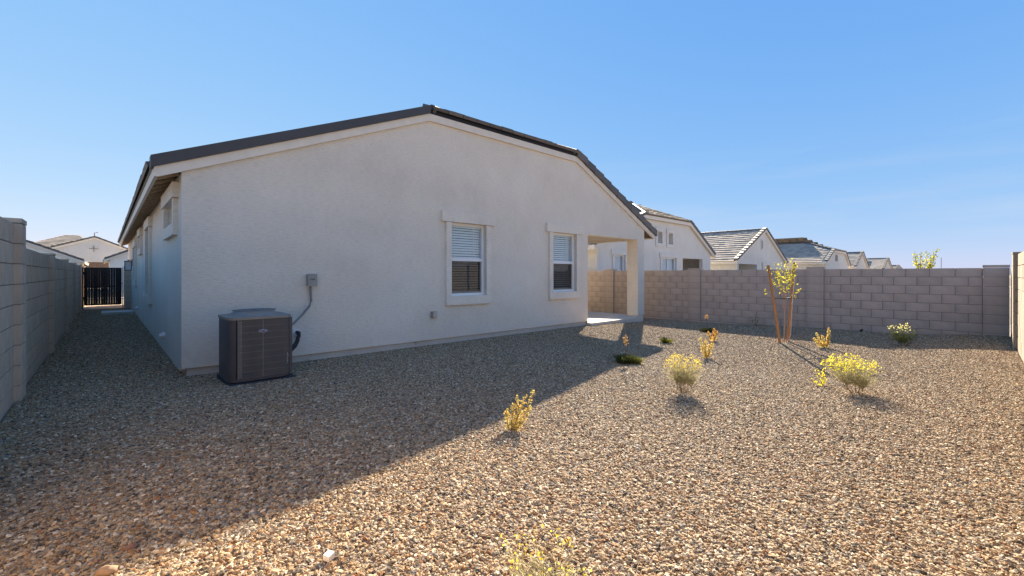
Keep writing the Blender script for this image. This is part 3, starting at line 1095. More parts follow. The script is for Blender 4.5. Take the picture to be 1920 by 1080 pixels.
t = thing('block_wall', 'brown grey block wall behind sapling with capped pilasters, on right', 'wall', (13.4, 3, 0))
pr_ = [-0.42, 2.70, 5.85, 8.98, 12.1, 15.2]
secs = [(pr_[i] + 0.37, pr_[i + 1], -0.346, 9, 0) for i in range(5)] + [(15.57, 22, -0.346, 9, 0)]
block_wall(t, 'y', 13.4, -1, secs, 0.194, 0.15, [(p, -0.346, 9, 0.05) for p in pr_], 0.37, 0.05, M['block_right'], M['block_right_i'], 'R')

t = thing('block_wall', 'sunlit block wall cut off by right edge of the photo', 'wall', (8, -0.43, 0))
secs = [(11.33, 13.37, -0.346, 9, 0), (-0.60, 3.6, -0.346, 10, 0), (3.97, 7.3, -0.346, 10, 0), (7.67, 10.95, -0.346, 10, 0)]
block_wall(t, 'x', -0.43, 1, secs, 0.194, 0.15, [(p, -0.346, 10, 0.03) for p in (3.6, 7.3, 10.95)], 0.37, 0.05, M['block_rear'], M['block_rear_i'], 'B')

# pier between gate and house
t = thing('gate_pier', 'short grey block pier joining gate to house side wall', 'wall', (0.6, 21.8, 0))
for c in range(9):
    mb = MB(); mb.box(0.50, 0.697, 21.75, 22.1, -0.2 + c * 0.2, -0.009 + c * 0.2); mb.build('block', M['block_left'], t)
mb = MB(); mb.box(0.51, 0.69, 21.76, 22.09, -0.2, 1.58); mb.build('mortar', M['mortar'], t)

# ------------------------------------------------------------------ gate
t = thing('side_gate', 'black steel slatted gate closing far end of side passage', 'gate', (-0.05, 21.95, 0))
mb = MB()
mb.box(-0.575, 0.44, 21.96, 22.0, 1.47, 1.51); mb.box(-0.575, 0.44, 21.96, 22.0, 0.14, 0.18); mb.box(-0.575, 0.44, 21.96, 22.0, 0.80, 0.84)
mb.box(-0.575, -0.535, 21.96, 22.0, 0.18, 1.47); mb.box(0.40, 0.44, 21.96, 22.0, 0.18, 1.47)
mb.build('frame', M['black_metal'], t)
ns = 14
for k in range(ns):
    a = -0.535 + k * (0.935 / ns)
    mb = MB(); mb.box(a + 0.0005, a + 0.935 / ns - random.choice((0.0, 0.0, 0.002, 0.0035)), 21.935, 21.958, 0.13, 1.50); mb.build('slat', M['black_metal'], t)
mb = MB(); mb.box(0.455, 0.485, 21.95, 22.0, 0.0, 1.52); mb.build('post', M['gate_post'], t)
mb = MB(); mb.box(-0.62, -0.585, 21.95, 22.0, 0.0, 1.52); mb.build('post', M['black_metal'], t)
for z in (0.35, 1.25):
    mb = MB(); mb.tube([(-0.58, 21.94, z), (-0.58, 21.94, z + 0.1)], 0.014, 8); mb.build('hinge', M['black_metal'], t)
mb = MB(); mb.box(0.36, 0.45, 21.90, 21.933, 0.90, 0.95); mb.build('latch', M['black_metal'], t)

mb = MB(); mb.box(-0.10, 0.66, 18.5, 19.5, -0.1, 0.07)
solo(mb, 'concrete_pad', M['slab'], 'grey concrete landing pad across side passage before gate', 'slab', (0.3, 19, 0))

# ------------------------------------------------------------------ air conditioner
AX0, AX1, AY0, AY1 = 1.01, 1.665, 5.73, 6.41
def rrect(x0, x1, y0, y1, r, k=5):
    pts = []
    for cx, cy, a0 in ((x1 - r, y0 + r, -90), (x1 - r, y1 - r, 0), (x0 + r, y1 - r, 90), (x0 + r, y0 + r, 180)):
        for i in range(k + 1):
            a = radians(a0 + 90 * i / k)
            pts.append((cx + r * cos(a), cy + r * sin(a)))
    return pts
def slabshape(mb, pts, z0, z1, smooth=False):
    n = len(pts)
    mb.raw([(x, y, z0) for x, y in pts] + [(x, y, z1) for x, y in pts], [(i, (i + 1) % n, n + (i + 1) % n, n + i) for i in range(n)], smooth)
    mb.poly([(x, y, z0) for x, y in reversed(pts)])
    mb.poly([(x, y, z1) for x, y in pts])
mb = MB(); mb.box(AX0 + 0.0, AX1 + 0.04, AY0 - 0.035, AY1 + 0.05, -0.08, 0.012)
solo(mb, 'equipment_pad', M['pad'], 'black pad on gravel beneath the air conditioner', 'pad', (1.3, 6.0, 0))
t = thing('air_conditioner', 'dark grey outdoor air conditioner with wire grille beside stucco wall', 'air conditioner', (1.32, 6.05, 0.035))
mb = MB(); slabshape(mb, rrect(AX0 + .018, AX1 - .018, AY0 + .018, AY1 - .018, 0.09), 0.075, 0.765, True); mb.build('coil', M['ac_coil'], t)
mb = MB(); slabshape(mb, rrect(AX0, AX1, AY0, AY1, 0.10), 0.05, 0.085); mb.build('base_pan', M['ac_metal'], t)
for fx_, fy_ in ((AX0 + .1, AY0 + .12), (AX1 - .1, AY0 + .12), (AX0 + .1, AY1 - .12), (AX1 - .1, AY1 - .12)):
    mb = MB(); mb.box(fx_ - .03, fx_ + .03, fy_ - .03, fy_ + .03, 0.034, 0.051); mb.build('foot', M['black'], t)
# side panel with service cover on the left and rounded front left corner
mb = MB()
pts = rrect(AX0 - 0.002, AX1 + .002, AY0 - 0.002, AY1 + .002, 0.10)
arc = [p for p in pts if p[0] < AX0 + 0.072]
vs = [(x, y, 0.084) for x, y in arc] + [(x, y, 0.757) for x, y in arc]
nA = len(arc)
mb.raw(vs, [(i, i + 1, nA + i + 1, nA + i) for i in range(nA - 1)], True)
mb.build('side_panel', M['ac_metal'], t)
mb = MB(); mb.box(AX1 - 0.03, AX1 + 0.003, AY0 - 0.001, AY1 - 0.1, 0.084, 0.757); mb.build('corner_post', M['ac_metal'], t)
# vertical wires on the front, louvre wires at the left corner
mb = MB()
nw = 50
for k in range(nw):
    x = AX0 + 0.085 + k * (AX1 - 0.04 - AX0 - 0.085) / (nw - 1)
    mb.box(x - 0.0022, x + 0.0022, AY0 - 0.003, AY0 + 0.003, 0.084, 0.757)
for k in range(1, 9):
    z = 0.084 + k * 0.0745
    mb.box(AX0 + 0.08, AX1 - 0.03, AY0 - 0.008, AY0 - 0.0035, z - 0.0017, z + 0.0017)
xm = (AX0 + AX1) / 2 + 0.01
mb.box(xm - 0.004, xm + 0.004, AY0 - 0.0125, AY0 - 0.0085, 0.084, 0.757)
mb.build('grille', M['ac_wire'], t, 'stuff')
mb = MB()
for k in range(34):
    z = 0.10 + k * 0.019
    mb.box(AX0 + 0.098, AX0 + 0.125, AY0 - 0.0115, AY0 - 0.0045, z, z + 0.011)
mb.box(AX0 + 0.088, AX0 + 0.095, AY0 - 0.012, AY0 - 0.004, 0.084, 0.757)
mb.build('louvre', M['ac_wire'], t, 'stuff')
mb = MB(); slabshape(mb, rrect(AX0 - .012, AX1 + .012, AY0 - .014, AY1 + .012, 0.11), 0.757, 0.785); mb.build('lid', M['ac_top'], t)
mb = MB()
ri, ro = rrect(AX0 + .14, AX1 - .14, AY0 + .14, AY1 - .14, 0.16), rrect(AX0 + .06, AX1 - .06, AY0 + .06, AY1 - .06, 0.16)
nr = len(ri)
mb.raw([(x, y, 0.786) for x, y in ro] + [(x, y, 0.838) for x, y in ri], [(i, (i + 1) % nr, nr + (i + 1) % nr, nr + i) for i in range(nr)], False)
mb.build('fan_shroud', M['ac_top'], t)
mb = MB()
cx, cy = (AX0 + AX1) / 2, (AY0 + AY1) / 2
for k in range(24):
    a = 2 * pi * k / 24
    mb.tube([(cx + .05 * cos(a), cy + .05 * sin(a), 0.842), (cx + .235 * cos(a), cy + .235 * sin(a), 0.84)], 0.003, 4)
for r in (0.09, 0.14, 0.19, 0.235):
    mb.tube([(cx + r * cos(2 * pi * k / 24), cy + r * sin(2 * pi * k / 24), 0.842) for k in range(25)], 0.003, 4)
mb.build('fan_guard', M['ac_wire'], t)
mb = MB(); disc(mb, (cx, cy, 0.79), (0, 0, 1), 0.05, 0.045)
for k in range(3):
    a = 2 * pi * k / 3
    p = Vector((cx, cy, 0.80)); d = Vector((cos(a), sin(a), 0)); e = Vector((-sin(a), cos(a), 0.25))
    mb.raw([p + d * .04 - e * .03, p + d * .21 - e * .07, p + d * .21 + e * .07, p + d * .04 + e * .03], [(0, 1, 2, 3)])
mb.build('fan', M['black'], t)
# oval badge with its name in script
bx_, bz_ = xm + 0.002, 0.617
mb = MB()
k = 24
el = lambda rx, rz, y: [(bx_ + rx * cos(2 * pi * i / k), y, bz_ + rz * sin(2 * pi * i / k)) for i in range(k)]
mb.prism(el(0.046, 0.0175, AY0 - 0.024), (0, 0.010, 0))
rim = mb.build('badge', M['badge_white'], t)
mb = MB(); mb.prism(el(0.0435, 0.0155, AY0 - 0.0265), (0, 0.002, 0)); mb.build('badge_face', M['badge_blue'], rim)
tc = bpy.data.curves.new('lettering', 'FONT')
tc.body = 'Carrier'
tc.size = 0.0235
tc.shear = 0.35
tc.align_x = 'CENTER'
tc.align_y = 'CENTER'
tc.extrude = 0.0006
tmp = bpy.data.objects.new('lettering_curve', tc)
C.objects.link(tmp)
dg = bpy.context.evaluated_depsgraph_get()
me = bpy.data.meshes.new_from_object(tmp.evaluated_get(dg))
bpy.data.objects.remove(tmp)
me.materials.clear()
me.materials.append(M['badge_white'])
lo_ = bpy.data.objects.new('lettering', me)
C.objects.link(lo_)
lo_.parent = rim
lo_.location = Vector((bx_, AY0 - 0.0275, bz_)) - Vector(ORG[t.name])
lo_.rotation_euler = (radians(90), 0, 0)
mb = MB()
mb.tube([(AX1 - 0.055, AY0 - 0.016, 0.335), (AX1 - 0.05, AY0 - 0.017, 0.29), (AX1 - 0.062, AY0 - 0.016, 0.25), (AX1 - 0.052, AY0 - 0.017, 0.22), (AX1 - 0.066, AY0 - 0.015, 0.195)], 0.0022, 5)
mb.build('torn_tag', M['white'], t)

t.location.z -= 0.024          # the unit rests on its pad

# ------------------------------------------------------------------ neighbouring houses
def far_house(label, x0, x1, yf, depth, zeL, zeR, apex=None, clip=None, oh=0.35, wall='stucco_pale', tile='tile_far', holes=(), expo=0.42, gr=-0.6, tw=0.36, group='neighbouring houses beyond the right wall', fas=0.16):
    """gable end faces -Y. apex=(x,z) full gable; clip=(xl, xr, z, apex_x, apex_z, hip_run)"""
    h = thing('house', label, 'house', (x0, yf, gr), group)
    if apex:
        ax, az = apex
        zt = lambda x: zeL + (az - zeL) * (x - x0) / (ax - x0) if x < ax else zeR + (az - zeR) * (x1 - x) / (x1 - ax)
        brk = (ax,)
        sl, sr = (az - zeL) / (ax - x0), (az - zeR) / (x1 - ax)
        rx, rz, ya = ax, az, yf
    else:
        xl, xr, zc, ax, az, run = clip
        sl, sr = (zc - zeL) / (xl - x0), (zc - zeR) / (x1 - xr)
        zt = lambda x: min(zeL + sl * (x - x0), zc, zeR + sr * (x1 - x))
        brk = (xl, xr)
        rx, rz, ya = ax, az, yf + run
    mb = MB()
    wall_panel(mb, lambda s, z: (s, yf, z), (0, -1, 0), x0, x1, gr, zt, list(holes), 0.2, brk)
    mb.box(x0, x0 + 0.2, yf + 0.2, yf + depth, gr, zeL)
    mb.box(x1 - 0.2, x1, yf + 0.2, yf + depth, gr, zeR)
    mb.box(x0 + .2, x1 - .2, yf + depth - .2, yf + depth, gr, min(zeL, zeR))
    mb.build('wall', M[wall], h)
    ye = yf + depth
    y0 = yf - 0.10
    eL, eR = x0 - oh, x1 + oh
    zeL2, zeR2 = zeL - sl * oh, zeR - sr * oh
    d = MB()
    up = Vector((0, 0, 0.02))
    if apex:
        d.prism([Vector(p) + up for p in [(eL, y0, zeL2), (ax, y0, az), (ax, ye, az), (eL, ye, zeL2)]], (0, 0, 0.13))
        d.prism([Vector(p) + up for p in [(ax, y0, az), (eR, y0, zeR2), (eR, ye, zeR2), (ax, ye, az)]], (0, 0, 0.13))
    else:
        d.prism([Vector(p) + up for p in [(eL, y0, zeL2), (xl, y0, zc), (rx, ya, rz), (rx, ye, rz), (eL, ye, zeL2)]], (0, 0, 0.13))
        d.prism([Vector(p) + up for p in [(xr, y0, zc), (eR, y0, zeR2), (eR, ye, zeR2), (rx, ye, rz), (rx, ya, rz)]], (0, 0, 0.13))
        d.prism([Vector(p) + up for p in [(xl, y0, zc), (xr, y0, zc), (rx, ya, rz)]], (0, 0, 0.13))
    roof = d.build('roof', M['fascia'], h)
    # fascia
    f = MB()
    def rk(mb, xa, za, xb, zb, a, b, yy0, yy1):
        mb.prism([(xa, yy0, za + a), (xb, yy0, zb + a), (xb, yy0, zb + b), (xa, yy0, za + b)], (0, yy1 - yy0, 0))
    segs = [(eL, zeL2, ax, az), (ax, az, eR, zeR2)] if apex else [(eL, zeL2, xl, zc), (xl, zc, xr, zc), (xr, zc, eR, zeR2)]
    for s in segs:
        rk(f, *s, -0.01, fas, y0 - 0.04, y0 - 0.002)
    f.box(eL - 0.04, eL - 0.002, y0 - 0.04, ye, zeL2 - 0.02, zeL2 + 0.16)
    f.box(eR + 0.002, eR + 0.04, y0 - 0.04, ye, zeR2 - 0.02, zeR2 + 0.16)
    f.build('fascia', M['fascia'], roof)
    # rake tiles
    r = MB()
    for i, (xa, za, xb, zb) in enumerate(segs):
        if not apex and i == 1:
            rk(r, xa, za, xb, zb, fas + .002, fas + .12, y0 - 0.07, y0 + 0.1)
            continue
        n = max(3, int(abs(xb - xa) / 0.40))
        for k in range(n):
            a, b = k / n, (k + 1) / n
            pa, pb = (xa + (xb - xa) * a, za + (zb - za) * a), (xa + (xb - xa) * b, za + (zb - za) * b)
            la, lb = (0.0, 0.035) if (zb < za) else (0.035, 0.0)
            r.prism([(pa[0], y0 - .075, pa[1] + fas - .01 + la), (pb[0], y0 - .075, pb[1] + fas - .01 + lb), (pb[0], y0 - .075, pb[1] + fas + .14 + lb), (pa[0], y0 - .075, pa[1] + fas + .14 + la)], (0, 0.24, 0))
    r.build('rake_tiles', M['tile_dark'], roof, 'stuff')
    g = MB()
    al = math.atan(sl)
    hipL = (lambda v: 0.15) if apex else (lambda v: 0.22 + max(0.12, (v * cos(al) - (xl - eL)) * (ya - y0) / (rx - xl)))
    tile_rows(g, (eL - 0.08, y0, zeL2 - sl * 0.08 + 0.16), (0, 1, 0), (cos(al), 0, sin(al)), (-sin(al), 0, cos(al)), (rx - eL + .06) / cos(al), hipL, lambda v: ye - y0, expo=expo, tw=tw, nose=0.044)
    ar = math.atan(sr)
    hipR = (lambda v: 0.15) if apex else (lambda v: 0.35 + max(0.12, (v * cos(ar) - (eR - xr)) * (ya - y0) / (xr - rx)))
    tile_rows(g, (eR + 0.08, y0, zeR2 - sr * 0.08 + 0.16), (0, 1, 0), (-cos(ar), 0, sin(ar)), (sin(ar), 0, cos(ar)), (eR - rx + .06) / cos(ar), hipR, lambda v: ye - y0, expo=expo, tw=tw, nose=0.044)
    if not apex:
        ah = math.atan((rz - zc) / (ya - y0))
        hl = (ya - y0) / cos(ah)
        tile_rows(g, (0, y0 - .1, zc + 0.21), (1, 0, 0), (0, cos(ah), sin(ah)), (0, -sin(ah), cos(ah)), hl, lambda v: xl + (rx - xl) * v / hl, lambda v: xr + (rx - xr) * v / hl, expo=expo, tw=tw, nose=0.06)
    g.build('roof_tiles', M[tile], roof, 'stuff')
    rg = MB()
    def caps(p, q, rad):
        p, q = Vector(p), Vector(q)
        n = max(2, int((q - p).length / 0.42))
        for k in range(n):
            a, b = p.lerp(q, k / n), p.lerp(q, (k + 1.08) / n)
            rg.tube([a, b], [rad, rad * 0.82], 7)
    caps((rx, ye, rz + 0.21), (rx, ya - (0.05 if apex else 0.0), rz + 0.18), 0.08)
    if not apex:
        caps((xl, y0, zc + 0.24), (rx, ya, rz + 0.22), 0.075)
        caps((xr, y0, zc + 0.24), (rx, ya, rz + 0.22), 0.075)
    rg.build('ridge_tiles', M['tile_dark'], roof, 'stuff')
    return h, roof

def porch_box(h, x0, x1, yf, d, z0, z1, wall='stucco_pale', open_right=False):
    mb = MB()
    if not open_right:
        mb.box(x0 - .1, x1 + .1, yf + d, yf + d + 0.1, z0, z1 + .1)
        mb.box(x1, x1 + 0.1, yf + 0.2, yf + d, z0, z1 + .1)
    mb.box(x0 - 0.1, x0, yf + 0.2, yf + d, z0, z1 + .1)
    mb.box(x0, x1, yf + 0.2, yf + d, z1, z1 + .1)
    mb.build('porch_recess', M[wall], h)

def far_window(h, a, b, za, zb, yf, tr=True, mat='stucco_pale', mull=False):
    f = lambda s, d, z: (s, yf + d, z)
    mb = MB()
    mb.box(a, b, yf + 0.05, yf + 0.12, zb - .05, zb); mb.box(a, b, yf + 0.05, yf + 0.12, za, za + .05)
    mb.box(a, a + .05, yf + 0.05, yf + 0.12, za + .05, zb - .05); mb.box(b - .05, b, yf + 0.05, yf + 0.12, za + .05, zb - .05)
    if mull:
        mb.box((a + b) / 2 - .025, (a + b) / 2 + .025, yf + 0.055, yf + 0.12, za + .05, zb - .05)
    w_ = mb.build('window', M['vinyl'], h)
    mb = MB(); mb.box(a + .05, b - .05, yf + 0.085, yf + 0.09, za + .05, zb - .05); mb.build('pane', M['glass_far'], w_)
    mb = MB(); mb.box(a, b, yf + 0.14, yf + 0.16, za, zb); mb.build('roller_shade', M['shade'], w_)
    if tr:
        trims(h, w_, a, b, za, zb, f, jw=0.14, ov=0.1, hh=0.22, sh=0.16, pr=0.06, mat=M[mat])
    return w_

def louvre_vent(h, a, b, za, zb, yf, mat='stucco_pale', jw=0.17):
    f = lambda s, d, z: (s, yf + d, z)
    mb = MB(); mb.box(a, b, yf + 0.10, yf + 0.12, za, zb)
    v = mb.build('gable_vent', M['ac_top'], h)
    n = 7
    for k in range(n):
        z = za + (zb - za) * k / n
        mb = MB()
        mb.raw([(a, yf + 0.015, z), (b, yf + 0.015, z), (b, yf + 0.09, z + (zb - za) / n * 0.95), (a, yf + 0.09, z + (zb - za) / n * 0.95),
                (a, yf + 0.025, z), (b, yf + 0.025, z), (b, yf + 0.098, z + (zb - za) / n * 0.95), (a, yf + 0.098, z + (zb - za) / n * 0.95)],
               [(0, 1, 2, 3), (7, 6, 5, 4), (0, 4, 5, 1)])
        mb.build('slat', M['fascia'], v)
    trims(h, v, a, b, za, zb, f, jw=jw, ov=0.02, hh=0.2, sh=0.17, pr=0.05, mat=M[mat])

# first neighbour, seen through and right of the porch
Y1 = 10.9
hw = [(16.25, 17.1, 0.7, 2.12), (20.43, 21.95, 0.7, 2.12), (22.74, 25.22, -0.6, 2.14), (20.0, 20.46, 2.82, 3.39), (21.1, 21.56, 2.81, 3.38)]
h1, rf1 = far_house('pale grey house next door with clipped gable and two louvred vents', 15.05, 26.3, Y1, 16, 2.45, 2.42, clip=(18.65, 23.43, 3.93, 21.0, 4.86, 2.0), holes=hw, tile='tile_far')
far_window(h1, *hw[0], Y1)
far_window(h1, *hw[1], Y1, mull=True)
porch_box(h1, 22.74, 25.22, Y1, 2.6, -0.6, 2.14, open_right=True)
louvre_vent(h1, *hw[3], Y1)
louvre_vent(h1, *hw[4], Y1)
# second: full gable with wide tiled slope
Y2 = 10.6
hw = [(29.9, 33.3, -0.6, 1.96), (34.5, 35.9, 0.5, 1.90)]
h2, rf2 = far_house('pale house with full pointed gable and striped tile slope, third from porch', 29.6, 39.7, Y2, 15, 2.12, 2.15, apex=(34.82, 4.36), holes=hw, tile='tile_far')
porch_box(h2, 29.9, 33.3, Y2, 2.4, -0.6, 1.96)
far_window(h2, *hw[1], Y2)
mb = MB(); mb.box(34.1, 34.42, Y2 - .05, Y2 - .001, 3.05, 3.75); v_ = mb.build('gable_vent', M['stucco_pale'], h2)
mb = MB(); mb.box(34.17, 34.35, Y2 - .06, Y2 - .051, 3.12, 3.68); mb.build('louvre', M['ac_top'], v_)
mb = MB()
mb.box(31.9, 32.25, 14.0, 14.25, 3.28, 3.5)
mb.build('roof_vent', M['black_metal'], rf2)
# third: low clipped gable
h3, rf3 = far_house('pale house with clipped gable and striped tiles beyond pointed gable', 44.0, 52.9, 8.7, 14, 2.3, 2.1, clip=(46.3, 51.0, 3.2, 48.5, 4.02, 2.3), tile='tile_far')
mb = MB(); mb.box(47.3, 47.6, 8.65, 8.699, 2.45, 3.0); mb.box(47.75, 48.05, 8.65, 8.699, 2.45, 3.0); mb.build('gable_vent', M['ac_top'], h3)
h4, rf4 = far_house('small grey green gable with plain grey tile slope, fourth along', 59.7, 67.0, 9.2, 14, 2.1, 2.0, apex=(63.55, 3.66), wall='stucco', tile='tile_grey', tw=0.6)
h5, rf5 = far_house('distant house with two solar panels on its roof slope', 74.5, 82.0, 8.6, 16, 1.95, 2.0, apex=(78.5, 3.33), wall='stucco', tile='tile_grey', tw=0.6)
sl5 = (3.33 - 1.95) / 4.0
for y_ in (10.6, 15.6):
    mb = MB()
    o = Vector((75.4, y_, 1.95 + 0.9 * sl5 + 0.32))
    mb.obox(o, Vector((0, 4.8, 0)), Vector((2.6, 0, 2.6 * sl5)), Vector((-0.02, 0, 0.06)))
    sp_ = mb.build('solar_panel', M['solar'], rf5)
h6, rf6 = far_house('farthest house on right, only a sliver of low roof showing', 86.5, 96.0, 8.6, 12, 1.6, 1.7, apex=(89.0, 2.5), wall='stucco', tile='tile_grey', tw=0.6)

# street side houses seen over the gate
GRP = 'houses across the street beyond the gate'
YS = 60
h7, rf7 = far_house('blue grey house with cross shaped gable ornament and brown garage door', -3.5, 1.6, YS, 9, 3.75, 3.72, apex=(-0.78, 4.80), oh=0.3, wall='stucco_blue', tile='tile_far', holes=[(-2.3, 0.5, -0.3, 2.5)], gr=-0.3, group=GRP, tw=0.5)
mb = MB()
mb.box(-2.3, 0.5, YS + 0.08, YS + 0.14, -0.3, 2.5)
gd = mb.build('garage_door', M['brown_door'], h7)
for k in range(4):
    mb = MB(); mb.box(-2.25, 0.45, YS + 0.06, YS + 0.0795, -0.25 + k * 0.69, 0.40 + k * 0.69); mb.build('panel', M['brown_door'], gd)
mb = MB(); mb.box(-0.885, -0.835, YS - 0.06, YS - .002, 3.50, 4.15); mb.box(-1.19, -0.89, YS - 0.06, YS - .002, 3.80, 3.85); mb.box(-0.83, -0.53, YS - 0.06, YS - .002, 3.80, 3.85)
mb.build('cross_ornament', M['ac_top'], h7)
mb = MB(); mb.tube([(-0.85, YS + 3, 4.7), (-0.85, YS + 3, 5.62), (-0.6, YS + 3, 5.68)], 0.05, 6); mb.build('vent_pipe', M['ac_top'], rf7)
# its hipped main roof behind the gable
mb = MB()
tile_rows(mb, (-6.6, YS + 1.0, 3.65), (1, 0, 0), (0, 0.93, 0.36), (0, -0.36, 0.93), 5.0, lambda v: 0.7 * v, lambda v: 6.2 - 0.32 * v, expo=0.42, tw=0.4, nose=0.07)
hr = mb.build('main_roof', M['tile_far'], h7, 'stuff')
mb = MB(); mb.box(-6.3, 5.5, YS + 1.6, YS + 9, -0.3, 3.5); mb.build('main_wall', M['stucco_blue'], h7)
h8, rf8 = far_house('white walled house left of gate with gable roof sloping down right', -9.3, -1.45, 46, 9, 2.20, 2.22, apex=(-5.0, 3.82), oh=0.27, wall='stucco_cream', tile='tile_far', gr=-0.3, group=GRP, tw=0.5)
h9, rf9 = far_house('white walled house right of gate partly hidden by grey house', 0.22, 8.0, 46, 9, 2.40, 2.4, apex=(4.0, 4.25), oh=0.3, wall='stucco_cream', tile='tile_far', gr=-0.3, group=GRP, tw=0.5)

# ------------------------------------------------------------------ planting
rnd = random.Random(21)
def rv(a=1.0):
    return Vector((rnd.uniform(-a, a), rnd.uniform(-a, a), rnd.uniform(-a, a)))

def broom(label, x, y, h, r, nst, fm, nfl, cat='shrub', ftop=0.55, group='yellow flowering broom shrubs', lean=(0, 0), fsize=0.02, sm='stem_sage', nleaf=9):
    """airy rounded shrub: fine branching stems, thread leaves, small flowers near the tips"""
    z = gz(x, y)
    t = thing('desert_shrub', label, cat, (x, y, z), group)
    st, tw_, fl = MB(), MB(), MB()
    bases = []
    for k in range(11):
        a = rnd.uniform(0, 2 * pi)
        q = rnd.uniform(0.2, 1.0)
        p0 = Vector((x + cos(a) * .02, y + sin(a) * .02, z - 0.02))
        p1 = Vector((x + cos(a) * r * .85 * q, y + sin(a) * r * .85 * q, z + h * rnd.uniform(0.16, 0.42)))
        tw_.tube([p0, p0.lerp(p1, .5) + Vector((0, 0, -h * .05)) + rv(0.008), p1], [0.0045, 0.003, 0.0015], 4)
        bases.append((p0, p1, a))
    for k in range(nst):
        p0, p1, a0 = rnd.choice(bases)
        b = p0.lerp(p1, rnd.uniform(0.62, 1.0))
        a = rnd.uniform(0, 2 * pi)
        q = sqrt(rnd.random())
        # target on a flattened dome wider at two thirds of the height
        ph = rnd.uniform(0.05, 1.0)
        rad = r * q * (0.72 + 0.42 * sin(ph * pi * 0.85))
        e = Vector((x + cos(a) * rad + lean[0] * h * ph, y + sin(a) * rad + lean[1] * h * ph, z + h * (0.26 + 0.74 * ph) * (1 - 0.16 * q * q) * rnd.uniform(.92, 1.04)))
        m = b.lerp(e, 0.55) + Vector((cos(a), sin(a), 0)) * (r * 0.10 * q) + rv(0.014)
        st.tube([b, m, e], [0.0014, 0.0011, 0.0006], 3, cap=False, smooth=False)
        for j in range(nleaf):
            s_ = rnd.uniform(0.1, 0.98)
            p = b.lerp(m, s_ * 2) if s_ < .5 else m.lerp(e, s_ * 2 - 1)
            d = (Vector((cos(a), sin(a), 1.4)) + rv(0.9)).normalized()
            st.leaf(p, d, rv(), rnd.uniform(0.016, 0.036), 0.0024)
        if e.z > z + h * ftop and nfl > 0:
            nfl -= 1
            for j in range(rnd.randint(2, 6)):
                p = e + Vector((rnd.gauss(0, .012), rnd.gauss(0, .012), rnd.uniform(-h * .10, 0.010)))
                d = (Vector((0, 0, 0.6)) + rv(1)).normalized()
                fl.leaf(p, d, rv(), fsize * rnd.uniform(.5, 1.15), fsize * .55)
    tw_.build('trunk', M['twig'], t)
    st.build('stems', M[sm], t, 'stuff')
    fl.build('flowers', M[fm], t, 'stuff')
    return t

broom('rounded sage green broom with yellow flowers standing in mid yard', 4.42, 2.113, 0.44, 0.19, 330, 'flower', 140, ftop=0.66, fsize=0.015)
broom('largest yellow broom, thick lime bloom leaning left, near right edge', 5.993, 0.918, 0.45, 0.24, 350, 'flower_lime', 170, lean=(-0.14, 0.13), ftop=0.62, fsize=0.020)
broom('pale flowered broom standing in shade against right block wall', 11.05, 1.0, 0.44, 0.24, 170, 'flower_pale', 34, ftop=0.7, fsize=0.030, sm='leaf_green', nleaf=7)
broom('sparse broom with yellow flowers cut off by bottom of the photo', 1.13, 1.06, 0.20, 0.18, 85, 'flower', 30, ftop=0.7, fsize=0.015, nleaf=7)

def spires(label, x, y, tips, lm, nleaf=60, lsize=0.022, group='young leafy shrubs in the gravel'):
    """young shrub of upright leafy spikes; tips = (dx, dy, h)"""
    z = gz(x, y)
    t = thing('young_shrub', label, 'shrub', (x, y, z), group)
    st, lf = MB(), MB()
    for dx_, dy_, hh in tips:
        b = Vector((x, y, z - 0.02))
        e = Vector((x + dx_, y + dy_, z + hh))
        m = b.lerp(e, 0.5) + Vector((dx_ * 0.12, dy_ * 0.12, -hh * 0.04)) + rv(0.01)
        st.tube([b, m, e], [0.004, 0.003, 0.0012], 5)
        for k in range(nleaf):
            s_ = rnd.uniform(0.18, 1.0)
            p = b.lerp(m, s_ * 2) if s_ < .5 else m.lerp(e, s_ * 2 - 1)
            d = (Vector((0, 0, 0.55)) + rv(1)).normalized()
            wd = (1 - 0.55 * s_)
            off = rv(0.026 * wd)
            lf.leaf(p + off, d, rv(), lsize * rnd.uniform(.7, 1.2) * (0.6 + 0.5 * wd), lsize * .55)
    st.build('stems', M['twig'], t)
    lf.build('leaves', M[lm], t, 'stuff')
    return t

R_ = Vector((0.731, -0.682, 0))     # rightwards in the yard
F_ = Vector((0.682, 0.731, 0))
def tip(r, f, h):
    v = R_ * r + F_ * f
    return (v.x, v.y, h)
spires('gold and green leafy shrub straddling the house shadow edge', 2.259, 2.44,
       [tip(-0.03, 0.02, 0.15), tip(0.02, 0.05, 0.20), tip(0.06, 0.10, 0.23), tip(0.12, 0.12, 0.23), tip(0.19, 0.15, 0.26), tip(0.09, -0.02, 0.12), tip(0.15, 0.03, 0.17)], 'leaf_gold', 120, 0.020)
spires('golden two pronged shrub standing right of the staked sapling', 9.87, 1.965,
       [tip(-0.16, 0.02, 0.27), tip(0.10, 0.05, 0.36), tip(-0.06, 0.0, 0.22), tip(0.06, 0.0, 0.22), tip(-0.2, 0.03, 0.17)], 'leaf_gold', 150, 0.032)
spires('small golden leafy shrub behind the rounded broom', 7.17, 3.03,
       [tip(-0.11, 0.0, 0.34), tip(0.0, 0.04, 0.30), tip(0.11, 0.0, 0.34), tip(0.06, 0.05, 0.22), tip(-0.06, -0.02, 0.2)], 'leaf_gold', 120, 0.03)
spires('small rusty green shrub farthest back of the leafy shrubs', 9.13, 3.73,
       [tip(-0.10, 0.0, 0.18), tip(0.02, 0.0, 0.26), tip(0.10, 0.03, 0.20), tip(0.0, 0.0, 0.14)], 'leaf_rust', 110, 0.032)
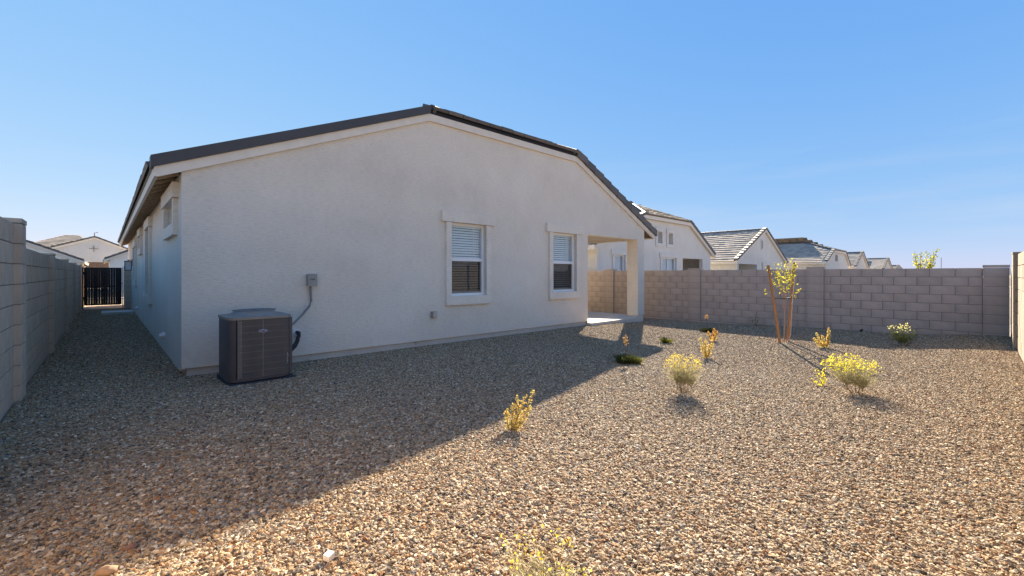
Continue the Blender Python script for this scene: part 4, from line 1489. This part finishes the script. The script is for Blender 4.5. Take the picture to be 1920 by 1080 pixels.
spires('faint thin green shrub shaded at foot of right block wall', 13.1, 4.22,
       [tip(-0.10, 0.0, 0.24), tip(0.02, 0.0, 0.30), tip(0.12, 0.03, 0.22)], 'leaf_green', 30, 0.03)
spires('low lime yellow sprig lying left of the largest broom', 6.23, 1.256,
       [tip(-0.18, -0.02, 0.10), tip(-0.10, 0.0, 0.22), tip(0.02, 0.03, 0.24), tip(-0.03, -0.04, 0.16)], 'flower_lime', 26, 0.026)

def tuft(label, x, y, parts, stalk=None, group='grass clumps in the gravel'):
    z = gz(x, y)
    t = thing('grass_clump', label, 'grass clump', (x, y, z), group)
    for nb, r, h, m, cx_, cy_ in parts:
        mb = MB()
        for k in range(nb):
            a = rnd.uniform(0, 2 * pi)
            b = Vector((x + cx_ + rnd.gauss(0, r * .22), y + cy_ + rnd.gauss(0, r * .22), z - 0.01))
            l = rnd.uniform(0.6, 1.0)
            d = Vector((cos(a), sin(a), 0))
            p1 = b + d * (r * .45 * l) + Vector((0, 0, h * l))
            p2 = b + d * (r * 1.0 * l) + Vector((0, 0, h * l * rnd.uniform(.35, .9)))
            s_ = d.cross(Vector((0, 0, 1))) * 0.0035
            mb.raw([b - s_, b + s_, p1 + s_, p1 - s_, p2], [(0, 1, 2, 3), (3, 2, 4)])
        mb.build('blades', M[m], t, 'stuff')
    if stalk:
        h, m = stalk
        mb = MB(); mb.tube([(x, y, z), (x + .01, y, z + h * .5), (x, y, z + h * .85)], 0.004, 5); mb.build('stalk', M['twig'], t)
        mb = MB()
        for k in range(70):
            p = Vector((x, y, z + h * 0.88)) + Vector((rnd.gauss(0, .016), rnd.gauss(0, .016), rnd.gauss(0, .028)))
            mb.leaf(p, Vector((0, 0, .6)) + rv(1), rv(), 0.03, 0.014)
        mb.build('flower_head', M[m], t, 'stuff')
    return t
c2 = R_ * 0.17
tuft('wide dark grass clump with faded orange bloom at tip of porch shadow', 5.49, 3.49,
     [(420, 0.22, 0.13, 'grass', -0.0, 0.0), (160, 0.12, 0.10, 'grass_lime', c2.x, c2.y)], (0.36, 'bloom'))
tuft('low bright green tuft lying in sun between porch column and sapling', 8.23, 4.28, [(170, 0.17, 0.10, 'grass_lime', 0, 0), (60, 0.1, 0.14, 'grass', -.05, 0.03)])
tuft('dark grass clump with golden bloom at edge of block wall shadow', 10.55, 4.46, [(330, 0.21, 0.10, 'grass', 0, 0)], (0.40, 'bloom'))

# sapling and its two stakes
sx, sy = 10.15, 2.72
sz = gz(sx, sy)
st1 = MB(); b = Vector((9.90, 2.724, gz(9.90, 2.724) - 0.05)); e = b - R_ * 0.17 + F_ * 0.12 + Vector((0, 0, 1.61))
st1.tube([b, b.lerp(e, .5) + rv(.004), e], [0.027, 0.026, 0.024], 12); solo(st1, 'tree_stake', M['stake'], 'left wooden stake, nearer and leaning left beside sapling', 'stake', tuple(b), 'wooden stakes holding the sapling')
b2 = Vector((10.24, 2.69, gz(10.24, 2.69) - 0.05)); e2 = b2 + R_ * 0.19 + F_ * 0.06 + Vector((0, 0, 1.67))
st2 = MB(); st2.tube([b2, b2.lerp(e2, .5) + rv(.004), e2], [0.027, 0.026, 0.024], 12); solo(st2, 'tree_stake', M['stake'], 'right wooden stake, farther and leaning right beside sapling', 'stake', tuple(b2), 'wooden stakes holding the sapling')
t = thing('sapling', 'young thin tree with lime leaves tied between two stakes', 'tree', (sx, sy, sz))
mb = MB()
tp = [Vector((sx, sy, sz - .03)), Vector((sx, sy, sz + .45)) + R_ * .012, Vector((sx, sy, sz + .95)) + R_ * 0.01, Vector((sx, sy, sz + 1.25)) + R_ * .03]
mb.tube(tp, [0.013, 0.011, 0.008, 0.005], 7); mb.build('trunk', M['bark'], t)
brs = [(0.70, -0.02, -0.16, 1.50), (0.75, 0.0, 0.06, 1.62), (0.8, 0.0, 0.22, 1.66), (0.66, 0.02, -0.42, 1.06), (0.72, 0.0, 0.33, 1.06), (0.85, 0.05, -0.10, 1.60), (0.85, -0.05, 0.16, 1.58), (0.6, 0.0, 0.24, 0.95), (0.9, 0.02, -0.33, 1.50), (0.9, -0.02, 0.10, 1.35), (0.85, 0.06, -0.02, 1.36)]
br, lv, lg = MB(), MB(), MB()
for h0, f0, rr, h1_ in brs:
    p = Vector((sx, sy, sz + h0)); q = Vector((sx, sy, sz + h1_)) + R_ * (rr * .86) + F_ * (f0 * 3)
    m = p.lerp(q, .5) + R_ * rr * .22 + Vector((0, 0, .03))
    br.tube([p, m, q], [0.005, 0.0035, 0.0015], 4)
    for k in range(34):
        s_ = rnd.uniform(.35, 1.05)
        c = p.lerp(m, s_ * 2) if s_ < .5 else m.lerp(q, min(1.05, s_ * 2 - 1))
        tgt = lv if (rnd.random() < .62 or s_ > .85) else lg
        if h1_ < 1.1 and s_ < .8:
            continue
        tgt.leaf(c + rv(.03), Vector((0, 0, -.2)) + rv(1), rv(), rnd.uniform(.03, .055), .022)
for k in range(130):
    c = Vector((sx, sy, sz)) + R_ * rnd.gauss(0.0, .085) + F_ * rnd.gauss(0, .08) + Vector((0, 0, rnd.uniform(1.0, 1.6)))
    (lv if rnd.random() < .5 else lg).leaf(c, rv(1), rv(), rnd.uniform(.03, .05), .021)
br.build('branches', M['bark'], t)
lv.build('leaves', M['leaf_lime'], t, 'stuff')
lg.build('leaves', M['leaf_green'], t, 'stuff')
mb = MB()
k1, k2 = b.lerp(e, .58), b2.lerp(e2, .57)
mb.tube([k1, Vector((sx, sy, sz + .88)) - R_ * .05, Vector((sx, sy, sz + .88)) + R_ * .05, k2], 0.012, 6)
solo(mb, 'tree_tie', M['black'], 'dark tie strap holding sapling between its stakes', 'strap', tuple(k1))
mb = MB()
mb.tube([Vector((sx, sy, sz)) + R_ * .03 - F_ * .05, Vector((sx, sy, sz + .14)) + R_ * .09 - F_ * .06, Vector((sx, sy, sz + .5)) + R_ * .115 - F_ * .05, Vector((sx, sy, sz + .9)) + R_ * .14 - F_ * .05, Vector((sx, sy, sz + 1.35)) + R_ * .19 - F_ * .05], 0.006, 6)
solo(mb, 'drip_hose', M['hose'], 'thin pale hose bowing up along right stake', 'hose', (sx, sy, sz))

# far tree beyond the right wall
fx0, fy0 = 40.0, 2.62
t = thing('far_tree', 'small sparse tree showing above right block wall', 'tree', (fx0, fy0, -0.6))
mb, lv, lg = MB(), MB(), MB()
mb.tube([(fx0, fy0, -.6), (fx0, fy0, .8), (fx0 + .05, fy0, 1.7)], [.06, .05, .035], 7)
for rr, h1_ in ((-0.95, 2.9), (-0.55, 2.95), (-0.2, 2.75), (0.1, 2.5), (0.45, 3.0), (0.75, 3.25), (1.0, 3.1), (1.2, 2.75), (0.2, 2.2), (-.4, 2.2), (.7, 2.3)):
    p = Vector((fx0, fy0, 1.2)); q = Vector((fx0, fy0, h1_ * .86 + .1)) + R_ * rr * .75 + F_ * rnd.uniform(-.5, .5)
    m = p.lerp(q, .5) + R_ * rr * .15
    mb.tube([p, m, q], [.02, .014, .006], 5)
    for k in range(46):
        s_ = rnd.uniform(.35, 1.04)
        c = p.lerp(m, s_ * 2) if s_ < .5 else m.lerp(q, min(1.04, s_ * 2 - 1))
        (lv if (rnd.random() < .35 + .5 * (1 - s_)) else lg).leaf(c + rv(.10), rv(1), rv(), rnd.uniform(.10, .17), .07)
mb.build('trunk', M['twig'], t)
lv.build('leaves', M['leaf_lime'], t, 'stuff')
lg.build('leaves', M['leaf_green'], t, 'stuff')
mb = MB(); mb.tube([(120, 5.1, -1), (120, 5.1, 4.6)], 0.05, 6)
solo(mb, 'utility_pole', M['ac_top'], 'thin distant pole rising above right block wall', 'pole', (120, 5.1, -1))

# ------------------------------------------------------------------ loose things on the gravel
def rock(label, x, y, r, sz_, rot, mat='rock'):
    mb = MB()
    rr = random.Random(int(x * 100 + y * 10))
    ring, lev = 10, 5
    z = gz(x, y)
    vs = []
    for i in range(lev + 1):
        ph = -pi / 2 + pi * i / lev
        for k in range(ring):
            a = 2 * pi * k / ring
            q = 1 + rr.uniform(-.13, .13)
            px_, py_ = cos(a) * cos(ph) * r * q, sin(a) * cos(ph) * r * .55 * q
            vs.append((x + px_ * cos(rot) - py_ * sin(rot), y + px_ * sin(rot) + py_ * cos(rot), z + r * sz_ * .75 + sin(ph) * r * sz_ * q))
    fs = [(i * ring + k, i * ring + (k + 1) % ring, (i + 1) * ring + (k + 1) % ring, (i + 1) * ring + k) for i in range(lev) for k in range(ring)]
    mb.raw(vs, fs, True)
    solo(mb, 'rock', M[mat], label, 'rock', (x, y, z), 'larger rocks among the gravel')
rock('tan rock half cut off at bottom left of the photo', 0.003, 2.26, 0.036, 0.5, -0.5)
rock('reddish flat rock in shade near bottom left', 0.076, 2.403, 0.026, 0.5, 0.1, 'rock_red')
wz = gz(0.648, 1.759)
mb = MB(); mb.box(0.633, 0.663, 1.744, 1.774, wz + 0.006, wz + 0.030)
ch = solo(mb, 'white_block', M['white'], 'small white square chip lying on sunlit gravel at bottom', 'block', (0.648, 1.759, wz))
ch.rotation_euler = (0.1, -0.12, 0.45)
mb = MB(); mb.tube([(13.2, 1.93, -.2), (13.2, 1.93, -.08), (13.16, 1.90, -.06)], 0.022, 7); solo(mb, 'drip_emitter', M['black'], 'small black irrigation emitter in gravel before right wall', 'emitter', (13.2, 1.93, -.2))
